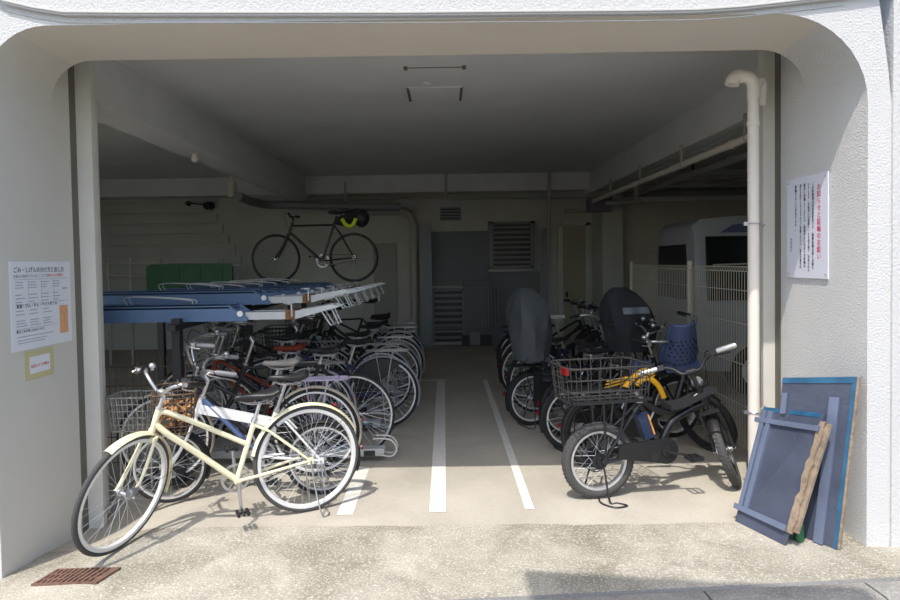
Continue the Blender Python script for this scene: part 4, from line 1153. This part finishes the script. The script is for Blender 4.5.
# right sign on the sunlit jamb: plane X = XR, facing -X ; local x (reading) goes toward smaller y
sx0, sx1, sz0, sz1 = 4.305, 3.845, 1.443, 2.08
rs = empty('notice_sign', (XR, sx0, sz0), 'white plate with vertical columns of small text and a red heading on the right reveal', 'sign')
W_, H_ = sx0-sx1, sz1-sz0
b = MB(); b.box((-.010, -W_, 0), (-.004, 0, H_)); b.build('plate', M_PAPERB, rs)
b = MB()
for u, v in ((.05, .04), (.05, .96), (.95, .04), (.95, .96)): b.cyl((-.013, -W_*u, H_*v), (-.009, -W_*u, H_*v), .006, 8)
b.build('screw', M_STEEL, rs)
cols = [('お知らせと駐輪のお願い', .80, .042, M_INKR, .90), ('この駐輪場は居住者専用です。無断駐輪は固くお断り', .66, .0225, M_INK, .93), ('いたします。自転車には登録シールを必ず貼り、決められた', .56, .0205, M_INK, .93),
        ('場所に駐輪してください。通路や入口付近への駐輪は、', .46, .0220, M_INK, .93), ('通行の妨げとなりますのでご遠慮ください。違反の場合は', .36, .0205, M_INK, .93), ('移動することがあります。', .24, .0245, M_INK, .93), ('管理組合', .12, .022, M_INKL, .4)]
for body, u, sz, mm, top in cols:
    for k, ch in enumerate(body):
        pass
    place = lambda co, u=u, sz=sz, top=top: V((-.0105-co.z, -W_*u-(co.x-sz*.5), H_*top+co.y-sz*.8))
    body2 = '\n'.join(body)
    # vertical column: one character per line
    text(body2, sz, mm, rs, place, 'column_text')
# left notice: plane X = XL facing +X ; reading direction toward larger y
ly0, ly1, lz0, lz1 = 3.645, 4.235, 1.108, 1.622
ls = empty('notice_poster', (XL, ly0, lz0), 'white printed notice with small tables and an orange box on the left reveal', 'poster')
W2, H2 = ly1-ly0, lz1-lz0
b = MB(); b.box((.001, 0, 0), (.004, W2, H2)); b.build('sheet', M_PAPER, ls)
def tx(body, size, mm, u, v, name='printed_line'): return text(body, size, mm, ls, lambda co: V((.0042+co.z, W2*u+co.x, H2*v+co.y)), name)
def bars(name, items, mm, root, f):
    b = MB()
    for u0, u1, v0, v1 in items: b.box(f(u0, v0, 0), f(u1, v1, 1))
    return b.build(name, mm, root)
fl = lambda u, v, k: (.0041+.0006*k, W2*u, H2*v)
tx('ごみ・しげんの分け方と出し方', .035, M_INK, .05, .88)
tx('収集日の朝8時までに出してください', .020, M_INKL, .05, .82); tx('決められた場所へ', .022, M_INKR2, .58, .82)
rnd = random.Random(11); it = []
for r_, vv in enumerate((.76, .73, .70, .62, .58, .54)):
    for c in range(4):
        u = .07+c*.20
        it.append((u, u+.09+.06*rnd.random(), vv, vv+.008))
for vv in (.44, .40, .33, .30, .27):
    for c in range(3):
        u = .07+c*.21; it.append((u, u+.10+.07*rnd.random(), vv, vv+.008))
for vv in (.15, .11, .08): it.append((.08, .45+.3*rnd.random(), vv, vv+.007))
bars('small_print', it, M_INKL, ls, fl)
tx('資源・びん・かん・ペットボトル', .026, M_INK, .08, .48); tx('粗大ごみの申し込みについて', .020, M_INK, .07, .20)
bars('table_lines', [(.06, .94, .795, .799), (.06, .94, .515, .519), (.06, .72, .24, .244), (.27, .273, .53, .79), (.48, .483, .53, .79), (.69, .693, .53, .79)], M_INKL, ls, fl)
bars('orange_box', [(.78, .93, .12, .46)], M_ORANGE, ls, fl)
bars('green_mark', [(.84, .93, .66, .68)], mat('green_ink', rgb(150, 200, 176), .8), ls, fl)
l2 = empty('taped_note', (XL, 3.755, .925), 'small white note framed with yellowed tape just below the printed notice', 'note')
b = MB(); b.box((.001, 0, 0), (.0025, .275, .17)); b.build('tape_backing', M_TAPE, l2)
b = MB(); b.box((.0025, .04, .035), (.0035, .235, .135)); b.build('note_sheet', M_PAPER, l2)
text('防犯カメラ作動中', .022, M_INKR2, l2, lambda co: V((.0037+co.z, .05+co.x, .07+co.y)), 'printed_line')

# ------------------------------------------------------------------ downpipe at the right
PX, PY = 2.047, 4.30
dp = empty('downpipe', (PX, PY, 0), 'white downpipe with an elbow at the top, standing inside the right edge of the opening', 'pipe')
b = MB(); b.cyl((0, 0, .0), (0, 0, 2.70), .036, 20); b.build('pipe', M_PIPE, dp)
b = MB(); b.tube(bez([(0, 0, 2.62), (0, 0, 2.71), (-.025, .0, 2.755), (-.07, 0, 2.765)], 6), .041, 18); b.tube(bez([(-.07, 0, 2.765), (-.10, .0, 2.765), (-.13, -.0, 2.745), (-.14, 0, 2.71)], 6), .045, 18)
b.tube(bez([(0, 0, 2.66), (.05, .02, 2.74), (.09, .06, 2.72), (.10, .10, 2.6)], 6), .03, 14); b.build('elbow', M_PIPE, dp)
b = MB(); b.cyl((0, 0, 2.44), (0, 0, 2.47), .041, 20); b.build('joint_collar', M_PIPE, dp)
for z in (1.80, .55):
    b = MB(); b.ring((0, 0, z), (0, 0, 1), .039, .005, 24, 6); b.cyl((.03, 0, z), (.16, .18, z), .008, 8); b.obox((-.05, -.0, z), (.018, 0, 0), (0, .01, 0), (0, 0, .012)); b.build('clamp', M_STEEL, dp)

# ------------------------------------------------------------------ fence at the right
fn = empty('mesh_fence', (2.35, 4.6, 0), 'cream wire mesh fence with posts dividing the bicycles from the parked van', 'fence')
for y in (0.08, 1.61, 3.53):
    b = MB(); b.cyl((0, y, 0), (0, y, 1.54), .028, 12); b.ball((0, y, 1.54), .029, 10, 6, (1, 1, .6)); b.build('post', M_FENCE, fn)
b = MB(); n = 75
for i in range(n+1):
    y = .02+3.5*i/n; b.tube([(-.02, y, .08), (-.02, y, 1.46), (-.0, y, 1.50), (.02, y, 1.47)], .0028, 4)
b.build('vertical_wires', M_FENCE, fn)
b = MB()
for z in (.1, .42, .74, 1.06, 1.32, 1.47): b.tube([(-.024, .0, z), (-.024, 3.55, z)], .0038, 5)
b.tube([(0, 0, 1.505), (0, 3.55, 1.505)], .005, 5); b.build('horizontal_wires', M_FENCE, fn)

# ------------------------------------------------------------------ van
vn = empty('parked_van', (2.80, 7.25, 0), 'pale van parked behind the mesh fence at the right, only its upper part visible', 'van')
b = MB(); rings = []
for x, zt_, ins in ((0, 1.86, .10), (.03, 1.95, .04), (.12, 2.02, .02), (.5, 2.05, 0), (3.0, 2.05, 0), (3.3, 1.9, .03), (3.6, 1.1, .05), (3.7, .8, .1)):
    w0, w1 = ins, 1.45-ins; z0 = .3
    rings.append([V((x, w0+.02, z0)), V((x, w0, .95)), V((x, w0+.06, zt_-.12)), V((x, w0+.14, zt_)), V((x, w1-.14, zt_)), V((x, w1-.06, zt_-.12)), V((x, w1, .95)), V((x, w1-.02, z0))])
b.loft(rings); b.build('body', M_VAN, vn)
b = MB(); b.prism([V((-.012, .20, 1.1)), V((-.012, 1.25, 1.1)), V((-.012, 1.18, 1.74)), V((-.012, .27, 1.74))], (.03, 0, 0)); b.build('rear_window', M_GLASS, vn)
b = MB(); b.prism([V((.14, -.012, 1.1)), V((1.35, -.012, 1.1)), V((1.35, .045, 1.82)), V((.14, .045, 1.82))], (0, .03, 0)); b.build('side_window', M_GLASS, vn)
b = MB(); b.prism([V((1.43, -.012, 1.1)), V((2.9, -.012, 1.1)), V((2.9, .045, 1.82)), V((1.43, .045, 1.82))], (0, .03, 0)); b.build('side_window', M_GLASS, vn)
b = MB(); b.beam((.2, .0, 1.50), (1.3, .0, 1.52), .012, .018); b.build('window_rail', M_PIPED, vn)
b = MB(); b.prism([V((.30, .05, 1.86)), V((1.1, .05, 1.86)), V((1.0, .06, 1.95)), V((.75, .07, 1.97)), V((.45, .06, 1.95))], (0, .012, 0)); b.build('blue_sticker', mat('dull_blue', rgb(70, 78, 110), .5), vn)
for x in (.7, 3.0):
    b = MB(); b.cyl((x, .0, .30), (x, .20, .30), .30, 28); w_ = b.build('wheel', M_RUBBER, vn); MB().cyl((x, -.01, .30), (x, .1, .30), .18, 20).build('wheel_cap', M_ALU, w_)

# ------------------------------------------------------------------ ceiling hatch, slot, detector
ht = empty('ceiling_hatch', (-.06, 6.22, ZC), 'square access hatch in the ceiling with dark side slots', 'hatch')
b = MB(); b.box((-.24, -.24, -.012), (.24, .24, -.001)); b.build('hatch_panel', M_CEIL, ht)
b = MB()
for s in (-1, 1): b.box((s*.245-.012, -.235, -.016), (s*.245+.012, .235, -.002))
b.build('side_slot', M_GROOVE, ht)
b = MB(); b.box((-.25, -.248, -.012), (.25, -.243, -.002)); b.box((-.25, .243, -.012), (.25, .247, -.002)); b.build('frame_edge', M_CEIL, ht)
o = MB().box((-.30, 5.385, ZC-.006), (.20, 5.391, ZC)).box((-.305, 5.35, ZC-.02), (-.275, 5.40, ZC)).box((.175, 5.35, ZC-.02), (.205, 5.40, ZC)).build('ceiling_rail', M_GROOVE)
tag(o, 'thin dark rail with square ends on the ceiling in front of the hatch', 'ceiling rail')
b = MB(); b.cyl((-.12, 5.86, ZC-.012), (-.12, 5.86, ZC), .055, 20).cyl((-.12, 5.86, ZC-.022), (-.12, 5.86, ZC-.012), .035, 16); o = b.build('smoke_detector', M_CEIL); tag(o, 'small round detector on the ceiling just in front of the hatch', 'detector')
p = atZ(195, 158, 2.75); b = MB(); b.cyl((p.x, p.y, 2.79), (p.x, p.y, 2.74), .03, 16); b.ball((p.x, p.y, 2.735), .04); o = b.build('round_lamp', M_PIPE); tag(o, 'small pale round fitting under the left ceiling beam', 'lamp')
p = atY(209, 205, 12.15); b = MB(); b.tube([p+V((-.45, .18, .05)), p+V((-.44, 0, .05)), p+V((0, 0, 0))], .016, 6); b.cyl(p+V((-.02, -.08, -.02)), p+V((.02, .07, .0)), .075, 12); o = b.build('camera_housing', M_DARKM); tag(o, 'small dark camera-like fitting on a thin arm high at the left', 'camera')
MB().cyl(p+V((-.45, .17, .05)), p+V((-.45, .2, .05)), .05, 12).build('wall_plate', M_DARKM, o)
# pale duct and valve at the back left
p = atY(232, 190, 11.0); b = MB(); b.tube([p+V((0, 0, .12)), p+V((0, 0, -.12))], .075, 12); b.tube([p+V((0, 0, .1)), p+V((.02, 0, ZC-p.z))], .03, 8); o = b.build('pipe_cap', M_PIPE); tag(o, 'pale capped pipe stub hanging under the left beam at the back', 'pipe')
def pipe(name, px, Y, r, label, m_=M_PIPED, cat='pipe', grp=None, n=12, extra=None):
    pts = [atY(x, y, (Y[i] if isinstance(Y, (list, tuple)) else Y)) for i, (x, y) in enumerate(px)]
    o = MB().tube(pts if len(pts) < 3 else bez(pts, 6), r, n).build(name, m_); tag(o, label, cat, grp)
    return o
pipe('large_duct', [(238, 196), (262, 204), (300, 205), (400, 207)], [10.5, 11.5, 11.7, 11.7], .075, 'large horizontal grey duct along the top of the back wall behind the rack bicycle', M_LOUV, 'duct')
o = MB(); P = [atY(x, y, 12.2) for x, y in ((330, 212), (395, 211), (409, 214), (414, 226), (414, 260), (415, 346))]
pts = [P[0], P[1]]+bez([P[1], P[2], P[3]], 6)[1:]+[P[4], P[5]]
o = MB().tube(pts, .07, 12).build('bent_pipe', M_PIPED); tag(o, 'thick grey pipe that bends down the back wall left of the metal gate', 'pipe')
pipe('horizontal_pipe', [(300, 198), (592, 198)], 12.1, .022, 'thin pale pipe running across the whole back wall under the beam')
pipe('vertical_pipe', [(446, 165), (446, 197)], 11.6, .025, 'short vertical pipe under the ceiling at the middle of the back', grp='thin pipes on the back wall')
pipe('vertical_pipe', [(549, 172), (549, 236)], 11.8, .03, 'vertical pipe at the back wall above the right edge of the metal gate', grp='thin pipes on the back wall')
pipe('vertical_pipe', [(345, 182), (346, 206)], 11.8, .02, 'thin vertical pipe above the rack bicycle at the back wall', grp='thin pipes on the back wall')
pipe('horizontal_pipe', [(565, 211), (593, 210)], 11.8, .03, 'short horizontal pipe beside the junction box at the back right')
pipe('horizontal_pipe', [(606, 203), (642, 201), ], 11, .04, 'pipe that leaves the junction box to the right at the back')
pipe('vertical_pipe', [(636, 172), (636, 202)], 11, .045, 'short thick vertical pipe right of the junction box', grp='thin pipes on the back wall')
pipe('horizontal_pipe', [(636, 186), (760, 184)], 11.2, .04, 'upper horizontal pipe along the back wall above the van', grp='horizontal pipes above the van')
pipe('horizontal_pipe', [(620, 181), (760, 176)], 10.6, .04, 'topmost horizontal pipe along the back wall above the van', grp='horizontal pipes above the van')
o = MB().box((2.55, 11.35, 2.42), (2.95, 11.58, 2.68)).build('junction_box', mat('box_purple_grey', rgb(112, 108, 128), .6)); tag(o, 'grey-violet junction box under the right beam at the back', 'box')
MB().cyl((2.75, 11.46, 2.68), (2.75, 11.46, 2.81), .015, 8).build('conduit', M_PIPED, o)
MB().box((2.55, 11.58, 2.45), (2.95, 11.62, 2.65)).build('back_plate', M_GATE, o)
# pipes along the right beam
a_ = atX(748, 112, 2.62); b_ = atX(600, 192, 2.62)
o = MB().tube([(2.62, a_.y*.95, 2.60), (2.62, 11.4, 2.60)], .034, 12).build('beam_pipe', M_PIPE); tag(o, 'pale pipe running back along the right ceiling beam', 'pipe', 'pipes along the right ceiling beam')
for y in (5.6, 7.1, 8.6, 10.1):
    b = MB(); b.box((2.585, y-.02, 2.63), (2.605, y+.02, 2.81)).ring((2.62, y, 2.60), (0, 1, 0), .037, .005, 20, 6); b.build('hanger', M_PIPED, o)
    b = MB(); b.cyl((2.62, y+.3, 2.6), (2.62, y+.34, 2.6), .041, 12); b.build('collar', M_PIPE, o)
o = MB().tube([(2.74, 4.6, 2.72), (2.74, 11.5, 2.72)], .016, 8).build('beam_pipe', M_PIPED); tag(o, 'thin dark pipe above the pale one along the right ceiling beam', 'pipe', 'pipes along the right ceiling beam')
o = MB().tube([(3.45, 4.6, 2.74), (3.45, 11.5, 2.74)], .05, 10).build('beam_pipe', M_PIPED); tag(o, 'outermost grey pipe beyond the right ceiling beam above the van', 'pipe', 'pipes along the right ceiling beam')
for y in (6.0, 9.0): MB().box((3.44, y-.015, 2.76), (3.46, y+.015, ZC)).build('hanger', M_DARKM, o)

# ------------------------------------------------------------------ machine gates, louvres, door, vent at the back
def PB(x, y, Y=12.3): return atY(x, y, Y)
gt = empty('metal_gate', (0, 12.2, 0), 'tall grey metal gate frame with posts and rails in the middle of the back wall', 'gate')
def bb_(b, x0, y0, x1, y1, Y0, Y1):
    a, c = atY(x0, y1, Y0), atY(x1, y0, Y0); b.box((a.x, Y0, max(.0, a.z)), (c.x, Y1, c.z)); return b
def gb(name, m_, rects, root=gt, Y0=12.1, Y1=12.14):
    b = MB()
    for r_ in rects: bb_(b, *r_, Y0, Y1)
    off = root.location; return b.build(name, m_, root, lambda p: p-off)
for r_ in ((421, 224, 426, 347), (543, 228, 547, 347), (428, 224, 431, 347)): gb('post', M_GATE, [r_])
gb('rail', M_GATE, [(426, 230, 538, 232), (426, 271, 538, 273), (426, 287, 500, 289), (431, 327, 500, 329), (534, 230, 536, 272)])
gb('dim_zone_sheet', mat('dim_zone_grey', rgb(108, 116, 122), .6), [(431, 231, 488, 286), (489, 271, 540, 346)], Y0=12.37, Y1=12.39)  # bluish grey sheet added; its colour carries the dimness behind the gate
gb('mesh_wires', M_GATE, [(482+i*3.2, 288, 482.6+i*3.2, 328) for i in range(6)]+[(481, 292+i*5, 500, 292.6+i*5) for i in range(8)])
lv = empty('louvre_panel', (0, 12.3, 0), 'square louvre panel high at the right of the metal gate', 'louvre', 'grey louvre panels on the back wall')
gb('frame', M_LOUV, [(489, 221, 493, 268), (531, 221, 535, 268), (489, 221, 535, 224), (489, 266, 535, 269)], lv, 12.25, 12.36)
gb('slats', M_LOUV, [(493, 226+i*5, 531, 228.6+i*5) for i in range(8)], lv, 12.27, 12.34)
gb('recess_shade_sheet', M_DARKM, [(493, 224, 531, 266)], lv, 12.345, 12.36)  # flat dark sheet, colour stands in for shade behind the slats
lv = empty('louvre_panel', (0, 12.3, 0), 'lower louvre panel behind the left half of the metal gate', 'louvre', 'grey louvre panels on the back wall')
gb('frame', M_LOUV, [(432, 289, 434, 342), (463, 289, 466, 342), (432, 288, 466, 291)], lv, 12.25, 12.36)
gb('slats', M_LOUV, [(434, 294+i*6, 463, 297+i*6) for i in range(8)], lv, 12.27, 12.34)
gb('recess_shade_sheet', M_DARKM, [(434, 291, 463, 342)], lv, 12.345, 12.36)  # same dark sheet for the shade behind the lower slats
un = empty('machine_cabinet', (0, 12.0, 0), 'dark grey machine cabinet behind the metal gate at the back wall', 'cabinet')
gb('body', mat('cabinet_grey', rgb(104, 110, 114), .6), [(465, 280, 490, 335)], un, 12.15, 12.38)
gb('control_box', M_LOUV, [(470, 332, 480, 345)], un, 12.05, 12.14)
gb('base', M_DARKM, [(462, 335, 492, 347)], un, 12.15, 12.38)
vt = empty('wall_vent', (0, 12.3, 0), 'small square dark vent high in the middle of the back wall', 'vent')
gb('vent_frame', M_LOUV, [(440, 207, 461, 221)], vt, 12.37, 12.398)
gb('vent_slats', M_DARKM, [(441, 208.5+i*3, 460, 210+i*3) for i in range(4)], vt, 12.35, 12.369)
dr = struct(empty('door_1', (0, 12.3, 0), 'x', 'x'))
for k in ('label', 'category'): del dr[k]
gb('door_panel', M_DOOR, [(375, 243, 396, 346)], dr, 12.34, 12.398)
gb('door_handle', M_STEEL, [(378, 296, 380, 301)], dr, 12.30, 12.339)
dr = struct(empty('door_2', (0, 12.3, 0), 'x', 'x'))
for k in ('label', 'category'): del dr[k]
gb('door_panel', mat('door_beige', rgb(150, 146, 128), .7), [(563, 226, 586, 346)], dr, 12.34, 12.398)
gb('door_frame', M_WALL, [(559, 222, 562.5, 346), (586.5, 222, 590, 346), (559, 222, 590, 225.5)], dr, 12.33, 12.398)
gb('door_handle', M_DARKM, [(566, 292, 568, 297)], dr, 12.30, 12.339)
# green container + rails at the back left
gc = atY(147, 300, 10.4); gd = atY(232, 263, 10.4)
b = MB(); W3 = gd.x-gc.x; ctr = (gc.x+gd.x)/2
prof = []
for (sx_, sz_, a0) in ((1, 0, -pi/2), (1, 1, 0), (-1, 1, pi/2), (-1, 0, pi)):
    for k in range(5):
        a = a0+pi/2*k/4; rr_ = .09; zlo, zhi = .98, gd.z
        prof.append(V((ctr+sx_*(W3/2-rr_)+rr_*cos(a), 0, (zhi-rr_ if sz_ else zlo+rr_)+rr_*sin(a))))
b.loft([[p+V((0, 10.40, 0)) for p in prof], [p+V((0, 10.46, 0)) for p in prof]])
grn = b.build('screen_panel', M_GREEN); tag(grn, 'dark green panel with rounded corners hung on the railing behind the blue rack', 'panel')
b = MB()
for k in range(4): b.box((ctr-W3*.38+k*W3*.25-.02, 10.385, 1.05), (ctr-W3*.38+k*W3*.25+.02, 10.402, gd.z-.07))
b.build('ribs', M_GREEN, grn)
rl_ = empty('pale_railing', (0, 10.5, 0), 'pale low railing behind the rack at the far back left', 'railing')
off = V((0, 10.5, 0)); b = MB()
for yy in (263, 275): a0, a1 = atY(94, yy, 10.5), atY(240, yy+2, 10.5); b.tube([a0-off, a1-off], .02, 6)
b.build('rail', M_PIPED, rl_)
for x in (108, 130, 160, 222):
    p = atY(x, 262, 10.5)-off; MB().tube([(p.x, 0, 0), (p.x, 0, p.z+.06)], .025, 6).build('railing_post', M_PIPED, rl_)

# ------------------------------------------------------------------ drain grate, far left
gp = [onground(x, y) for x, y in ((33, 586), (96, 584), (119, 569.5), (58, 571))]
q3 = lambda u, v, h=0: (lambda p: V((p.x, p.y, g(p.x, p.y)+h)))(gp[0]*(1-u)*(1-v)+gp[1]*u*(1-v)+gp[2]*u*v+gp[3]*(1-u)*v)
dg_ = empty('drain_grate', q3(0, 0), 'rusty rectangular drain grate set in the pavement at the bottom left', 'drain grate')
o3 = dg_.location.copy()
b = MB(); slab(b, q3, -.02, 1.02, -.03, .05, .001, .012); slab(b, q3, -.02, 1.02, .95, 1.03, .001, .012); slab(b, q3, -.02, .03, .0, 1, .001, .012); slab(b, q3, .97, 1.02, .0, 1, .001, .012)
b.build('grate_frame', M_GRATE, dg_, lambda p: p-o3)
b = MB()
for i in range(11): slab(b, q3, .05+i*.086, .095+i*.086, .03, .97, .001, .009)
for v in (.33, .64): slab(b, q3, .02, .98, v-.03, v+.03, .002, .010)
b.build('grate_bars', M_GRATE, dg_, lambda p: p-o3)
slab(MB(), q3, .0, 1, .0, 1, .0002, .0008).build('pit_shade_sheet', M_PLBLK, dg_, lambda p: p-o3)  # thin black sheet on the ground, painted shade of the drain hole

# ------------------------------------------------------------------ added pole behind the viewer; platform put in to shade the road edge
up_ = empty('shadow_pole', (2.6, -1.6, -.1), 'added unseen grey pole with a platform shaped to cast the road-edge shadow', 'shadow caster')
HP = 5.2
b = MB(); b.tube([(0, 0, 0), (0, 0, 8)], [.16, .12], 20); b.build('pole', M_KERB, up_)
b = MB(); k_ = .52*HP
# platform whose shadow falls on the road edge; sun slope per metre of height is (.23, .52)
def up_of(p): return V((p.x-.23*HP-2.6, p.y-.52*HP+1.6, HP))
A_ = up_of(onground(527, 569)); B_ = up_of(onground(862, 588)); 
b = MB(); pts = [A_, B_, B_+V((0, -.75, 0)), A_+V((0, -.75, 0))]; b.prism(pts, (0, 0, .05)); b.build('platform', M_PIPED, up_)
b = MB(); q_ = (A_+B_)/2+V((0, -.4, .02)); b.beam(q_, (0, 0, HP+.02), .10, .10); b.build('bracket', M_PIPED, up_)
for k in range(2):
    b = MB(); q_ = A_.lerp(B_, .28+.44*k)+V((0, -.40, 0)); b.cyl(q_, q_-V((0, 0, .6)), .2, 20); b.cyl(q_-V((0, 0, .6)), q_-V((0, 0, .7)), .05, 10); b.build('transformer', M_LOUV, up_)
